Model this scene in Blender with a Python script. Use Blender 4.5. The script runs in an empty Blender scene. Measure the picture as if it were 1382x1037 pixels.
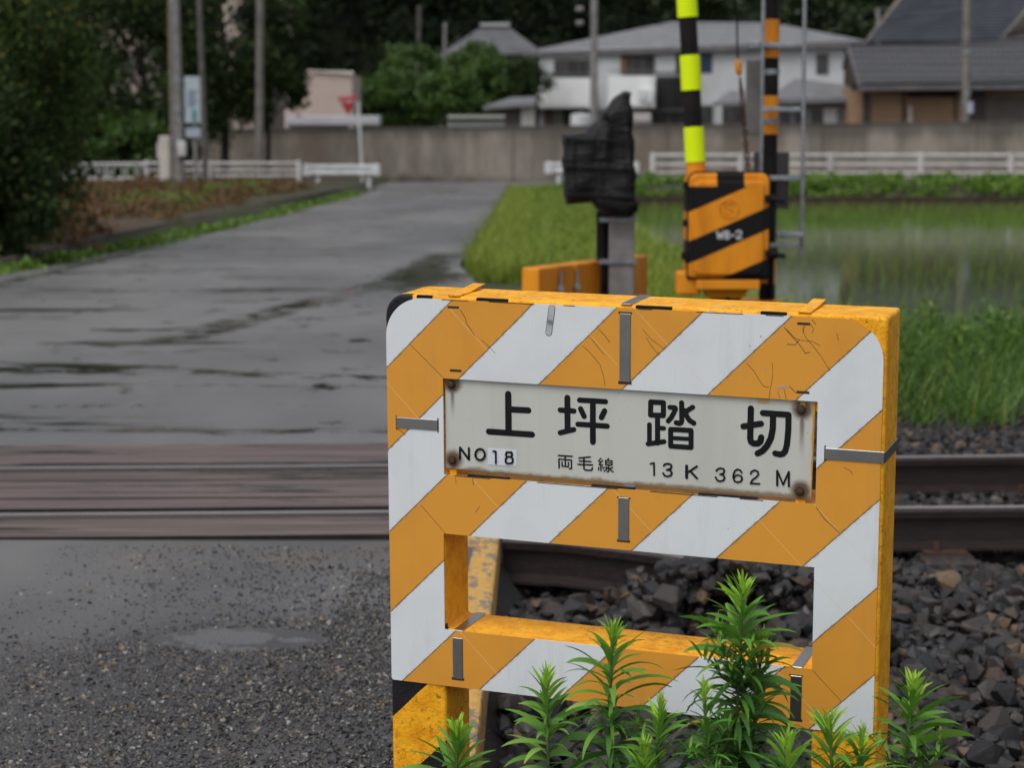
import bpy, bmesh, math, random
import numpy as np
from math import radians as R, sin, cos, pi, tan, atan
random.seed(7); RNG = np.random.default_rng(11)
SC = bpy.context.scene; COL = SC.collection

# ---------------------------------------------------------------- camera, sky, sun, exposure
F_PX, CXP, CYP, YH, CAM_H = 2750.0, 691.0, 518.5, 190.0, 1.35
TH = atan((CYP - YH) / F_PX)
cd = bpy.data.cameras.new('camera'); cam = bpy.data.objects.new('camera', cd); COL.objects.link(cam)
cam.location = (0, 0, CAM_H); cam.rotation_euler = (pi / 2 - TH, 0, 0)
cd.sensor_fit = 'HORIZONTAL'; cd.sensor_width = 17.3; cd.lens = F_PX / 1382 * 17.3
cd.clip_start = 0.05; cd.clip_end = 2000
cd.dof.use_dof = True; cd.dof.focus_distance = 3.62; cd.dof.aperture_fstop = 2.9
SC.camera = cam
SUN_EL, SUN_AZ = 58, 215
w = bpy.data.worlds.new('World'); SC.world = w; w.use_nodes = True
nt = w.node_tree; bg = nt.nodes['Background']
sky = nt.nodes.new('ShaderNodeTexSky'); sky.sky_type = 'NISHITA'; sky.sun_disc = False
sky.sun_elevation = R(SUN_EL); sky.sun_rotation = R(SUN_AZ); sky.air_density = 1.0; sky.dust_density = 3.0
hs = nt.nodes.new('ShaderNodeHueSaturation'); hs.inputs['Saturation'].default_value = 0.22
nt.links.new(sky.outputs[0], hs.inputs['Color']); nt.links.new(hs.outputs[0], bg.inputs[0])
bg.inputs[1].default_value = 0.15
sl = bpy.data.lights.new('sun', 'SUN'); sl.energy = 1.0; sl.angle = R(30); sl.color = (1, .98, .95)
so = bpy.data.objects.new('sun', sl); COL.objects.link(so)
so.rotation_euler = (R(90 - SUN_EL), 0, R(180 - SUN_AZ))
SC.view_settings.view_transform = 'Standard'; SC.view_settings.look = 'None'
SC.view_settings.exposure = 0.08; SC.view_settings.gamma = 1

def ray(x, y):
    X = (x - CXP) / F_PX; Y = -(y - CYP) / F_PX
    return np.array([X, cos(TH) + Y * sin(TH), -sin(TH) + Y * cos(TH)])
def at(x, y, D):            # photo pixel and distance ahead -> world point
    r = ray(x, y); r = r / r[1] * D; return np.array([r[0], r[1], r[2] + CAM_H])
def atz(x, y, z):           # photo pixel and height -> world point
    r = ray(x, y); r = r * ((z - CAM_H) / r[2]); return np.array([r[0], r[1], z])

# ---------------------------------------------------------------- node helper
class N:
    def __init__(s, nt, o): s.nt, s.o = nt, o
    def _m(s, op, b=None, c=None, clamp=False):
        n = s.nt.nodes.new('ShaderNodeMath'); n.operation = op; n.use_clamp = clamp
        for i, v in enumerate((s, b, c)):
            if v is None: continue
            if isinstance(v, N): s.nt.links.new(v.o, n.inputs[i])
            else: n.inputs[i].default_value = v
        return N(s.nt, n.outputs[0])
    def __add__(s, b): return s._m('ADD', b)
    def __radd__(s, b): return s._m('ADD', b)
    def __sub__(s, b): return s._m('SUBTRACT', b)
    def __rsub__(s, b): return s._m('MULTIPLY', -1.0)._m('ADD', b)
    def __mul__(s, b): return s._m('MULTIPLY', b)
    def __rmul__(s, b): return s._m('MULTIPLY', b)
    def __truediv__(s, b): return s._m('DIVIDE', b)
    def gt(s, b): return s._m('GREATER_THAN', b)
    def lt(s, b): return s._m('LESS_THAN', b)
    def floor(s): return s._m('FLOOR')
    def frac(s): return s._m('FRACT')
    def abs(s): return s._m('ABSOLUTE')
    def sin(s): return s._m('SINE')
    def mn(s, b): return s._m('MINIMUM', b)
    def mx(s, b): return s._m('MAXIMUM', b)
    def clamp(s): return s._m('ADD', 0.0, clamp=True)
    def mod2(s): return s._m('FLOORED_MODULO', 2.0)
    def step(s, lo, hi):    # smooth 0..1 between lo and hi
        n = s.nt.nodes.new('ShaderNodeMapRange'); n.interpolation_type = 'SMOOTHSTEP'
        s.nt.links.new(s.o, n.inputs[0]); n.inputs[1].default_value = lo; n.inputs[2].default_value = hi
        if lo > hi:
            n.inputs[1].default_value = hi; n.inputs[2].default_value = lo
            n.inputs[3].default_value = 1; n.inputs[4].default_value = 0
        return N(s.nt, n.outputs[0])
class Mat:
    def __init__(s, name, rough=0.6, metal=0.0, spec=0.5):
        s.m = bpy.data.materials.new(name); s.m.use_nodes = True; s.nt = s.m.node_tree
        s.b = s.nt.nodes['Principled BSDF']; s.b.inputs['Roughness'].default_value = rough
        s.b.inputs['Metallic'].default_value = metal; s.b.inputs['Specular IOR Level'].default_value = spec
        s.tc = s.nt.nodes.new('ShaderNodeTexCoord'); s.co = s.tc.outputs['Object']
    def xyz(s):
        n = s.nt.nodes.new('ShaderNodeSeparateXYZ'); s.nt.links.new(s.co, n.inputs[0])
        return [N(s.nt, o) for o in n.outputs]
    def scaled(s, sc):
        n = s.nt.nodes.new('ShaderNodeMapping'); s.nt.links.new(s.co, n.inputs[0])
        n.inputs['Scale'].default_value = sc; return n.outputs[0]
    def noise(s, scale=5, det=4, rough=.55, stretch=None, dist=0.0):
        n = s.nt.nodes.new('ShaderNodeTexNoise'); n.inputs['Scale'].default_value = scale
        n.inputs['Detail'].default_value = det; n.inputs['Roughness'].default_value = rough; n.inputs['Distortion'].default_value = dist
        s.nt.links.new(s.scaled(stretch) if stretch else s.co, n.inputs['Vector']); return N(s.nt, n.outputs[0])
    def voro(s, scale=5, feat='F1', stretch=None, out=0):
        n = s.nt.nodes.new('ShaderNodeTexVoronoi'); n.feature = feat; n.inputs['Scale'].default_value = scale
        s.nt.links.new(s.scaled(stretch) if stretch else s.co, n.inputs['Vector']); return N(s.nt, n.outputs[out])
    def island(s):
        n = s.nt.nodes.new('ShaderNodeNewGeometry'); return N(s.nt, n.outputs['Random Per Island'])
    def mix(s, f, a, b):
        n = s.nt.nodes.new('ShaderNodeMix'); n.data_type = 'RGBA'
        if isinstance(f, N): s.nt.links.new(f.o, n.inputs[0])
        else: n.inputs[0].default_value = f
        for i, v in ((6, a), (7, b)):
            if isinstance(v, tuple): n.inputs[i].default_value = (*v, 1)
            else: s.nt.links.new(v, n.inputs[i])
        return n.outputs[2]
    def ramp(s, f, stops):
        n = s.nt.nodes.new('ShaderNodeValToRGB'); s.nt.links.new(f.o, n.inputs[0]); e = n.color_ramp.elements
        while len(e) < len(stops): e.new(0.5)
        for i, (p, c) in enumerate(stops): e[i].position = p; e[i].color = (*c, 1)
        return n.outputs[0]
    def color(s, c):
        if isinstance(c, tuple): s.b.inputs['Base Color'].default_value = (*c, 1)
        else: s.nt.links.new(c, s.b.inputs['Base Color'])
        return s
    def rough(s, r):
        s.nt.links.new(r.o, s.b.inputs['Roughness']); return s
    def bump(s, h, strength=.3, dist=.01):
        n = s.nt.nodes.new('ShaderNodeBump'); n.inputs['Strength'].default_value = strength; n.inputs['Distance'].default_value = dist
        s.nt.links.new(h.o, n.inputs['Height']); s.nt.links.new(n.outputs[0], s.b.inputs['Normal']); return s
def simple(name, c, c2=None, scale=4, rough=.6, bump=0, metal=0, stretch=None, spec=.5, bd=.005):
    m = Mat(name, rough, metal, spec)
    if c2 is None: c2 = tuple(v * .7 for v in c)
    n = m.noise(scale, 5, .6, stretch); m.color(m.mix(n.step(.35, .68), c, c2))
    if bump: m.bump(n, bump, bd)
    return m.m
def leafmat(name, stops, rough=.5, trans=.25, spec=.4):
    m = Mat(name, rough, 0, spec); c = m.ramp(m.island(), stops); m.color(c)
    t = m.nt.nodes.new('ShaderNodeBsdfTranslucent'); m.nt.links.new(c, t.inputs[0])
    mx = m.nt.nodes.new('ShaderNodeMixShader'); mx.inputs[0].default_value = trans
    m.nt.links.new(m.b.outputs[0], mx.inputs[1]); m.nt.links.new(t.outputs[0], mx.inputs[2])
    m.nt.links.new(mx.outputs[0], m.nt.nodes['Material Output'].inputs[0]); return m.m

# ---------------------------------------------------------------- mesh helper
def tag(o, label=None, cat=None, group=None, kind=None):
    if label: o['label'] = label
    if cat: o['category'] = cat
    if group: o['group'] = group
    if kind: o['kind'] = kind
    return o
def empty(name, loc=(0, 0, 0), **k):
    o = bpy.data.objects.new(name, None); o.empty_display_size = .1; COL.objects.link(o); o.location = tuple(float(v) for v in loc)
    tag(o, **k); return o
def root_loc(p):
    v = np.zeros(3)
    while p is not None: v += np.array(p.location); p = p.parent
    return v
class MB:
    def __init__(s): s.v = []; s.f = []; s.mi = []; s.cur = 0
    def add(s, vs, fs):
        n = len(s.v); s.v += [tuple(map(float, v)) for v in vs]; s.f += [tuple(i + n for i in f) for f in fs]; s.mi += [s.cur] * len(fs); return s
    def box(s, a, b):
        (x0, y0, z0), (x1, y1, z1) = a, b
        return s.add([(x0, y0, z0), (x1, y0, z0), (x1, y1, z0), (x0, y1, z0), (x0, y0, z1), (x1, y0, z1), (x1, y1, z1), (x0, y1, z1)],
                     [(0, 3, 2, 1), (4, 5, 6, 7), (0, 1, 5, 4), (1, 2, 6, 5), (2, 3, 7, 6), (3, 0, 4, 7)])
    def prism(s, poly, vec):        # extrude a 3D polygon along vec
        n = len(poly); P = [np.array(p, float) for p in poly]; Q = [p + np.array(vec, float) for p in P]
        return s.add(P + Q, [tuple(range(n))[::-1], tuple(range(n, 2 * n))] + [(i, (i + 1) % n, n + (i + 1) % n, n + i) for i in range(n)])
    def tube(s, pts, r, n=8, cap=True, sq=None):
        pts = [np.array(p, float) for p in pts]; rs = r if hasattr(r, '__len__') else [r] * len(pts); rings = []
        for i, p in enumerate(pts):
            d = (pts[min(i + 1, len(pts) - 1)] - pts[max(i - 1, 0)]); d /= np.linalg.norm(d) + 1e-12
            up = np.array([0, 0, 1.]) if abs(d[2]) < .9 else np.array([0, 1., 0]); a = np.cross(d, up); a /= np.linalg.norm(a); b = np.cross(a, d)
            rings.append([p + rs[i] * (a * cos(2 * pi * k / n + (pi / 4 if n == 4 else 0)) + b * sin(2 * pi * k / n + (pi / 4 if n == 4 else 0))) for k in range(n)])
        V = [q for g in rings for q in g]; Fs = []
        for i in range(len(pts) - 1):
            for k in range(n):
                k2 = (k + 1) % n; Fs.append((i * n + k, i * n + k2, (i + 1) * n + k2, (i + 1) * n + k))
        if cap: Fs += [tuple(range(n))[::-1], tuple((len(pts) - 1) * n + k for k in range(n))]
        return s.add(V, Fs)
    def stroke(s, pts, hw, y=0.0, dy=0.0):     # flat rounded stroke in the local x-z plane
        pts = [np.array(p, float) for p in pts]; k = 0
        for i in range(len(pts) - 1):
            d = pts[i + 1] - pts[i]; L = np.linalg.norm(d)
            if L < 1e-9: continue
            d /= L; nrm = np.array([-d[1], d[0]]); yy = y - dy * (k % 7); k += 1; V = []
            for t in range(7): a = -pi / 2 + pi * t / 6; q = pts[i + 1] + hw * (d * cos(a) + nrm * sin(a)); V.append((q[0], yy, q[1]))
            for t in range(7): a = pi / 2 + pi * t / 6; q = pts[i] + hw * (d * cos(a) + nrm * sin(a)); V.append((q[0], yy, q[1]))
            s.add(V, [tuple(range(14))])
        return s
    def build(s, name, mats, parent=None, local=False, loc=None, smooth=False, bevel=0, seg=2, **k):
        off = np.zeros(3)
        if parent is not None and not local: off = root_loc(parent)
        if loc is not None: off = np.array(loc, float)
        me = bpy.data.meshes.new(name); me.from_pydata([tuple(np.array(v) - off) for v in s.v], [], s.f)
        for m in (mats if isinstance(mats, (list, tuple)) else [mats]): me.materials.append(m)
        me.polygons.foreach_set('material_index', s.mi)
        if smooth: me.polygons.foreach_set('use_smooth', [True] * len(s.f))
        me.update(); o = bpy.data.objects.new(name, me); COL.objects.link(o)
        if parent is not None: o.parent = parent
        if loc is not None: o.location = tuple(off)
        if bevel:
            b = o.modifiers.new('bevel', 'BEVEL'); b.width = bevel; b.segments = seg; b.limit_method = 'ANGLE'; b.angle_limit = R(40)
        if smooth: 
            try: me.set_sharp_from_angle(angle=R(35))
            except Exception: pass
        tag(o, **k); return o
def npmesh(name, V, Fc, mat, parent=None, smooth=False, loc=None, mi=None, **k):
    V = np.asarray(V, dtype=np.float32); Fc = np.asarray(Fc, dtype=np.int32)
    off = root_loc(parent) if parent is not None else (np.array(loc) if loc is not None else np.zeros(3)); V = V - off.astype(np.float32)
    me = bpy.data.meshes.new(name); me.vertices.add(len(V)); me.vertices.foreach_set('co', V.ravel())
    nf, kk = Fc.shape; me.loops.add(nf * kk); me.loops.foreach_set('vertex_index', Fc.ravel())
    me.polygons.add(nf); me.polygons.foreach_set('loop_start', np.arange(nf, dtype=np.int32) * kk)
    for m in (mat if isinstance(mat, (list, tuple)) else [mat]): me.materials.append(m)
    if mi is not None: me.polygons.foreach_set('material_index', np.asarray(mi, dtype=np.int32))
    if smooth: me.polygons.foreach_set('use_smooth', [True] * nf)
    me.update(calc_edges=True)
    if not smooth: me.shade_flat()
    o = bpy.data.objects.new(name, me); COL.objects.link(o)
    if parent is not None: o.parent = parent
    if loc is not None: o.location = tuple(float(x) for x in loc)
    tag(o, **k); return o
def leaf_cards(P, size, aspect=.5, up=None, tilt=1.0):
    """small folded leaf faces (two triangles each) at points P"""
    P = np.asarray(P); n = len(P); s = size * RNG.uniform(.6, 1.3, (n, 1))
    a = RNG.normal(size=(n, 3)); a[:, 2] *= tilt; a /= np.linalg.norm(a, axis=1, keepdims=True)
    b = RNG.normal(size=(n, 3)); b = b - (b * a).sum(1, keepdims=True) * a; b /= np.linalg.norm(b, axis=1, keepdims=True)
    V = np.stack([P - a * s, P + b * s * aspect, P + a * s, P - b * s * aspect], 1).reshape(-1, 3)
    return V, np.arange(4 * n).reshape(n, 4)
def blob_points(c, r, n, clumps=40, cr=.3, shell=.55):
    """points for foliage: clumps spread through an ellipsoid"""
    c = np.array(c, float); r = np.array(r, float)
    d = RNG.normal(size=(clumps, 3)); d /= np.linalg.norm(d, axis=1, keepdims=True)
    C = d * (RNG.uniform(shell ** 3, 1, (clumps, 1)) ** (1 / 3)) * RNG.uniform(.82, 1.08, (clumps, 1))
    k = RNG.integers(0, clumps, n); q = RNG.normal(size=(n, 3)) * cr * RNG.uniform(.5, 1.1, (clumps, 1))[k]
    return c + (C[k] + q * .5) * r
def blades(P, h, w, lean=.35, seg=2, hv=.4):
    """curved grass blades, each of seg quads closed by a point-like tip"""
    P = np.asarray(P); n = len(P); hh = h * RNG.uniform(1 - hv, 1 + hv, n); az = RNG.uniform(0, 2 * pi, n)
    ln = RNG.uniform(.1, 1, n) * lean * 2; d = np.stack([np.cos(az), np.sin(az), np.zeros(n)], 1); sd = np.stack([-np.sin(az + .6), np.cos(az + .6), np.zeros(n)], 1)
    rows = []
    for i in range(seg + 1):
        t = i / seg; c = P + d * (ln * hh * t * t)[:, None] + np.array([0, 0, 1.]) * (hh * t * (1 - .25 * ln * t))[:, None]
        ww = w * (1 - t) ** .7 * .5 + w * .03; rows += [c - sd * ww, c + sd * ww]
    V = np.stack(rows, 1).reshape(-1, 3); m = 2 * (seg + 1); base = (np.arange(n) * m)[:, None]
    Fs = np.concatenate([base + np.array([[2 * i, 2 * i + 1, 2 * i + 3, 2 * i + 2]]) for i in range(seg)], 0); return V, Fs
def rocks(P, size, flat=.8, nproto=24, npts=16):
    """angular stones: random convex hulls copied to points P (one mesh)"""
    protos = []
    for _ in range(nproto):
        bm = bmesh.new()
        for _ in range(npts):
            v = RNG.normal(size=3); v /= np.linalg.norm(v); v *= RNG.uniform(.75, 1.05); v[2] *= flat; v[0] *= 1.2; bm.verts.new(v)
        r = bmesh.ops.convex_hull(bm, input=bm.verts); bmesh.ops.delete(bm, geom=[g for g in r['geom_interior'] if isinstance(g, bmesh.types.BMVert)], context='VERTS')
        bmesh.ops.triangulate(bm, faces=bm.faces); bm.verts.index_update()
        protos.append((np.array([v.co[:] for v in bm.verts]), np.array([[v.index for v in f.verts] for f in bm.faces]))); bm.free()
    P = np.asarray(P); n = len(P); k = RNG.integers(0, nproto, n); s = size * RNG.uniform(.55, 1.35, n) if np.isscalar(size) else size
    Vs, Fs, off = [], [], 0
    for j in range(nproto):
        idx = np.where(k == j)[0]
        if not len(idx): continue
        pv, pf = protos[j]; A = RNG.normal(size=(len(idx), 3, 3)) * np.array([.45, .45, .45]) + np.eye(3); q, r_ = np.linalg.qr(A)
        az = RNG.uniform(0, 2 * pi, len(idx)); Rz = np.zeros((len(idx), 3, 3)); Rz[:, 0, 0] = np.cos(az); Rz[:, 0, 1] = -np.sin(az); Rz[:, 1, 0] = np.sin(az); Rz[:, 1, 1] = np.cos(az); Rz[:, 2, 2] = 1
        M = Rz @ q; v = np.einsum('nij,pj->npi', M, pv) * s[idx][:, None, None] * .5 + P[idx][:, None, :]
        m = len(pv); Vs.append(v.reshape(-1, 3)); Fs.append((pf[None] + (np.arange(len(idx)) * m)[:, None, None]).reshape(-1, 3) + off); off += len(idx) * m
    F_ = np.concatenate(Fs); V = np.concatenate(Vs)
    return V, F_
# ---------------- traced sign data (metres in the sign's own plane)
TXT=[(0.00616,[(0.2348,0.5571),(0.2351,0.4891)]),(0.00579,[(0.2359,0.5297),(0.2729,0.5302)]),(0.00566,[(0.1971,0.4865),(0.2797,0.4867)]),(0.00563,[(0.3461,0.5575),(0.3465,0.4993)]),(0.00487,[(0.3327,0.5347),(0.3584,0.5345)]),(0.00488,[(0.3328,0.4937),(0.3581,0.5013)]),(0.00483,[(0.3687,0.5549),(0.4166,0.5552)]),(0.00499,[(0.3708,0.5394),(0.3772,0.5263)]),(0.0051,[(0.4151,0.5384),(0.4093,0.5263)]),(0.00485,[(0.3657,0.5114),(0.4199,0.5115)]),(0.00543,[(0.3934,0.5531),(0.3936,0.4813)]),(0.00471,[(0.4991,0.5598),(0.5219,0.56),(0.522,0.5373),(0.4989,0.5367),(0.4991,0.5598)]),(0.0047,[(0.5115,0.5348),(0.5119,0.4878)]),(0.0041,[(0.5138,0.5145),(0.5231,0.5147)]),(0.00426,[(0.497,0.5195),(0.4973,0.4867)]),(0.00443,[(0.4947,0.485),(0.5236,0.4912)]),(0.00465,[(0.5546,0.5618),(0.5552,0.5317),(0.5542,0.5271),(0.5507,0.525),(0.5453,0.5262)]),(0.00438,[(0.5335,0.5526),(0.5427,0.5526),(0.544,0.5506),(0.5405,0.5428),(0.536,0.5342),(0.5307,0.5281)]),(0.00434,[(0.5745,0.5555),(0.5672,0.5505),(0.5604,0.5441)]),(0.00465,[(0.5604,0.5486),(0.5635,0.5398),(0.569,0.5318),(0.5767,0.5275)]),(0.00453,[(0.5354,0.5137),(0.5719,0.5142),(0.5723,0.4841),(0.5357,0.484),(0.5354,0.5137)]),(0.00378,[(0.5371,0.4985),(0.5709,0.499)]),(0.00549,[(0.6769,0.5596),(0.6766,0.5074),(0.6782,0.5015),(0.6826,0.499),(0.69,0.4994),(0.6943,0.503),(0.6958,0.5106)]),(0.00534,[(0.6643,0.5277),(0.695,0.5344)]),(0.00529,[(0.6979,0.5532),(0.7423,0.5531),(0.7425,0.5268),(0.7406,0.5007),(0.7377,0.4893),(0.7344,0.485),(0.7294,0.4831),(0.7207,0.4844)]),(0.00545,[(0.7157,0.551),(0.7156,0.5269),(0.7128,0.5108),(0.706,0.4964),(0.6987,0.4874),(0.69,0.4821)]),(0.0021,[(0.1415,0.4532),(0.1409,0.4325)]),(0.00229,[(0.1415,0.4532),(0.1584,0.4326)]),(0.00209,[(0.1586,0.4535),(0.1588,0.4327)]),(0.00208,[(0.19,0.4442),(0.1893,0.4402),(0.1872,0.4367),(0.1842,0.4342),(0.1807,0.4332),(0.1771,0.4337),(0.1741,0.4357),(0.1722,0.4389),(0.1715,0.4428),(0.1722,0.4468),(0.1743,0.4503),(0.1773,0.4527),(0.1808,0.4538),(0.1844,0.4533),(0.1874,0.4512),(0.1893,0.448),(0.19,0.4442)]),(0.0017,[(0.2058,0.4514),(0.211,0.4515),(0.2109,0.4297)]),(0.00188,[(0.2317,0.4514),(0.2412,0.4521),(0.2424,0.4476),(0.2402,0.4438),(0.2326,0.4432),(0.2301,0.4467),(0.2317,0.4514)]),(0.00188,[(0.2326,0.4432),(0.2408,0.4438),(0.2435,0.44),(0.2431,0.4345),(0.2408,0.4317),(0.2325,0.4311),(0.2297,0.4335),(0.2301,0.4397),(0.2326,0.4432)]),(0.00118,[(0.3293,0.4524),(0.3554,0.4527)]),(0.00126,[(0.3304,0.4458),(0.3307,0.4299)]),(0.00111,[(0.3304,0.4461),(0.3538,0.4459),(0.3538,0.4304),(0.3501,0.4298)]),(0.00118,[(0.3421,0.4525),(0.3424,0.4342)]),(0.0011,[(0.3362,0.4412),(0.3365,0.4335),(0.3481,0.4334),(0.3481,0.4413)]),(0.00118,[(0.3677,0.4507),(0.3889,0.4541)]),(0.00118,[(0.3689,0.4453),(0.39,0.446)]),(0.00118,[(0.3661,0.4391),(0.3932,0.4399)]),(0.00125,[(0.3771,0.4517),(0.3772,0.4319),(0.3797,0.4297),(0.3909,0.4301),(0.3931,0.4343)]),(0.00093,[(0.4086,0.4531),(0.4042,0.4478),(0.4075,0.4462)]),(0.00093,[(0.4118,0.4499),(0.4051,0.4414),(0.4121,0.4413)]),(0.00101,[(0.4086,0.4416),(0.4087,0.4304)]),(0.00093,[(0.4051,0.4367),(0.4039,0.4315)]),(0.00093,[(0.4118,0.4379),(0.4134,0.4343)]),(0.00093,[(0.4228,0.4541),(0.4212,0.4509)]),(0.00101,[(0.4174,0.45),(0.4291,0.4501),(0.4289,0.4422),(0.4175,0.4421),(0.4174,0.45)]),(0.00085,[(0.4175,0.4462),(0.4291,0.4462)]),(0.00101,[(0.4229,0.4418),(0.4231,0.431),(0.4201,0.4295)]),(0.00093,[(0.4154,0.4375),(0.4207,0.4376),(0.4185,0.4334),(0.4147,0.4303)]),(0.00093,[(0.4304,0.4383),(0.4251,0.4351)]),(0.00101,[(0.4238,0.4369),(0.427,0.4331),(0.4316,0.4304)]),(0.00138,[(0.4996,0.4498),(0.506,0.4519),(0.5064,0.4301)]),(0.00152,[(0.5237,0.4482),(0.526,0.4513),(0.5314,0.4526),(0.5368,0.4512),(0.5379,0.4473),(0.5353,0.4434),(0.5292,0.4414),(0.5358,0.441),(0.5386,0.4366),(0.5365,0.4319),(0.5308,0.4296),(0.5254,0.4308),(0.5227,0.4348)]),(0.00226,[(0.5648,0.451),(0.5651,0.4303)]),(0.00165,[(0.5832,0.4516),(0.5682,0.4404)]),(0.00166,[(0.5718,0.4422),(0.5839,0.4302)]),(0.0014,[(0.6179,0.4463),(0.6211,0.4502),(0.6262,0.4517),(0.6312,0.45),(0.6324,0.4463),(0.6301,0.4425),(0.6245,0.4406),(0.6306,0.4401),(0.6329,0.435),(0.6307,0.4303),(0.6246,0.4283),(0.6193,0.4301),(0.6169,0.4349)]),(0.00139,[(0.6628,0.4467),(0.6599,0.4508),(0.6552,0.4518),(0.6509,0.4488),(0.6483,0.4424),(0.6482,0.4358),(0.6508,0.4303),(0.6561,0.4288),(0.6617,0.4311),(0.6639,0.4355),(0.6619,0.4402),(0.6572,0.4421),(0.6516,0.4402),(0.6488,0.4358)]),(0.00138,[(0.6788,0.4453),(0.6798,0.4495),(0.6852,0.4525),(0.6909,0.4507),(0.6923,0.4463),(0.6892,0.4412),(0.6818,0.435),(0.6787,0.4287),(0.6944,0.4292)]),(0.00164,[(0.7248,0.4544),(0.7253,0.4289)]),(0.00137,[(0.7253,0.4544),(0.7355,0.4309)]),(0.00137,[(0.7355,0.4309),(0.7447,0.454)]),(0.00164,[(0.745,0.454),(0.7455,0.429)])]
CRK=[[(0.145,0.7047),(0.1541,0.6913),(0.1577,0.6793),(0.1631,0.6726),(0.1723,0.6592)],[(0.3749,0.6518),(0.3891,0.6396),(0.4069,0.6201),(0.414,0.5966),(0.4158,0.583)],[(0.3891,0.6669),(0.4033,0.6506),(0.4146,0.6376)],[(0.4049,0.682),(0.4155,0.6717),(0.4244,0.6613)],[(0.1851,0.6529),(0.2015,0.6399),(0.2107,0.6299)],[(0.0476,0.6369),(0.1101,0.5805)],[(0.0177,0.4804),(0.0272,0.4757),(0.0347,0.469)],[(0.4837,0.686),(0.4992,0.67),(0.5146,0.6596),(0.5243,0.6526)],[(0.4896,0.6732),(0.5032,0.6534),(0.5148,0.6428)],[(0.7315,0.7021),(0.7465,0.6865),(0.7539,0.6796),(0.7689,0.6603),(0.7762,0.6625)],[(0.7371,0.6988),(0.7501,0.6849),(0.7612,0.6818),(0.7794,0.6809),(0.794,0.6744)],[(0.7626,0.7019),(0.7683,0.6876),(0.7795,0.6755),(0.7944,0.6581),(0.8113,0.6317)],[(0.7661,0.7075),(0.7638,0.6947)],[(0.668,0.6382),(0.6813,0.6242),(0.6927,0.6064),(0.6984,0.5994),(0.7077,0.5981)],[(0.7124,0.6407),(0.7139,0.6206),(0.7096,0.5945),(0.708,0.5796)],[(0.7376,0.674),(0.7504,0.6732),(0.7575,0.6816)],[(0.7226,0.5916),(0.7265,0.5808)],[(0.7336,0.596),(0.7376,0.5796)],[(0.7427,0.602),(0.7539,0.5917)],[(0.7769,0.7098),(0.7818,0.701),(0.7791,0.6954)],[(0.8206,0.6975),(0.8245,0.6851)],[(0.7786,0.7172),(0.7853,0.7102)],[(0.8389,0.4684),(0.8499,0.4637),(0.8537,0.4573)],[(0.0641,0.3403),(0.1105,0.292)],[(0.166,0.3986),(0.1675,0.3856)],[(0.1328,0.3976),(0.1338,0.3856)],[(0.1793,0.347),(0.1709,0.3358)],[(0.7927,0.3964),(0.8077,0.3766),(0.834,0.3551)],[(0.7929,0.107),(0.8439,0.057)]]

# ---------------------------------------------------------------- materials
asphalt = Mat('wet_asphalt', .3)
x, y, z = asphalt.xyz()
nz = asphalt.noise(.55, 6, .6); n2 = asphalt.noise(2.2, 5, .65); fine = asphalt.noise(120, 4, .7); grit = asphalt.voro(150)
n7 = asphalt.noise(5, 5, .7, (.35, 1, 1))
def lm(x0, y0, x1, y1, wd):
    dx, dy = x1 - x0, y1 - y0; L = math.hypot(dx, dy); dx /= L; dy /= L
    wx = x + (n2 - .5) * .5; wy = y + (nz - .5) * .8
    d = ((wx - x0) * dy - (wy - y0) * dx).abs(); t = (wx - x0) * dx + (wy - y0) * dy
    return d.step(wd, wd * .35) * t.gt(0) * t.lt(L) * n2.step(.38, .47) * n7.step(.40, .52)
pud = n2.step(.615, .66) * y.gt(9.6)
for a in ((-6, 12.3, -2.0, 11.9, .42), (-2.0, 11.9, -.5, 11.5, .2), (-6, 11.3, -.3, 11.15, .05), (-2.35, 13.6, -1.1, 21, .26), (-1.2, 19, -.8, 27, .3), (-5.0, 16, -5.2, 45, .16), (-2.75, 13.3, -2.2, 13.7, .25), (-3.6, 10.9, -2.2, 11.2, .12), (-6, 18.6, -2.2, 18.9, .13), (-6, 9.55, -.4, 9.4, .12), (-3.0, 14.6, -1.9, 14.9, .2), (-5, 22, -3.4, 22.3, .2)):
    pud = pud.mx(lm(*a))
n6 = asphalt.noise(9, 5, .7); sky_sheen = ((x + .74).abs() * 1.5 + (y - 5.42).abs() * 2.2 + (n2 - .5) * 1.2 + (n6 - .5) * 1.5).step(.34, .28)  # last mask: puddle patch whose sky reflection is put into the colour as a lighter tone
st2 = asphalt.noise(1.1, 5, .6, (.3, 1.5, 1)); pud = pud.mx(st2.step(.565, .63) * y.gt(9.5) * x.step(-1.2, -2.2) * .8)
pud = pud.mx(((x + .95 + (nz - .5) * .8).abs() * .9 + (y - 21.5).abs() * .16 + (n2 - .5) * 1.5).step(.55, .3) * .9)
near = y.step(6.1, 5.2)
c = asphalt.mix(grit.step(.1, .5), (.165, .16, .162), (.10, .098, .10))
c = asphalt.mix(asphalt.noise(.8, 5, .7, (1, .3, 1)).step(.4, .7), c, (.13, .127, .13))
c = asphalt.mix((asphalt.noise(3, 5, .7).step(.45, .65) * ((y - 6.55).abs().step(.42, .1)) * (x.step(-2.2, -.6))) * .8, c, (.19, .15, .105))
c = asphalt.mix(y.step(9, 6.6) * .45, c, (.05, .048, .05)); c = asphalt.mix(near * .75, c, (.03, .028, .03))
bigp = asphalt.noise(.33, 4, .6, (1, .5, 1)); c = asphalt.mix(bigp.step(.38, .62) * .7, c, (.20, .196, .195)); c = asphalt.mix(sky_sheen * .85, c, (.125, .125, .13))
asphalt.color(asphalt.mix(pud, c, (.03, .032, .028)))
asphalt.rough(((asphalt.noise(1.3, 5, .6) * .34 + .2 + near * .08) * (1.0 - pud) + pud * .05))
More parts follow.
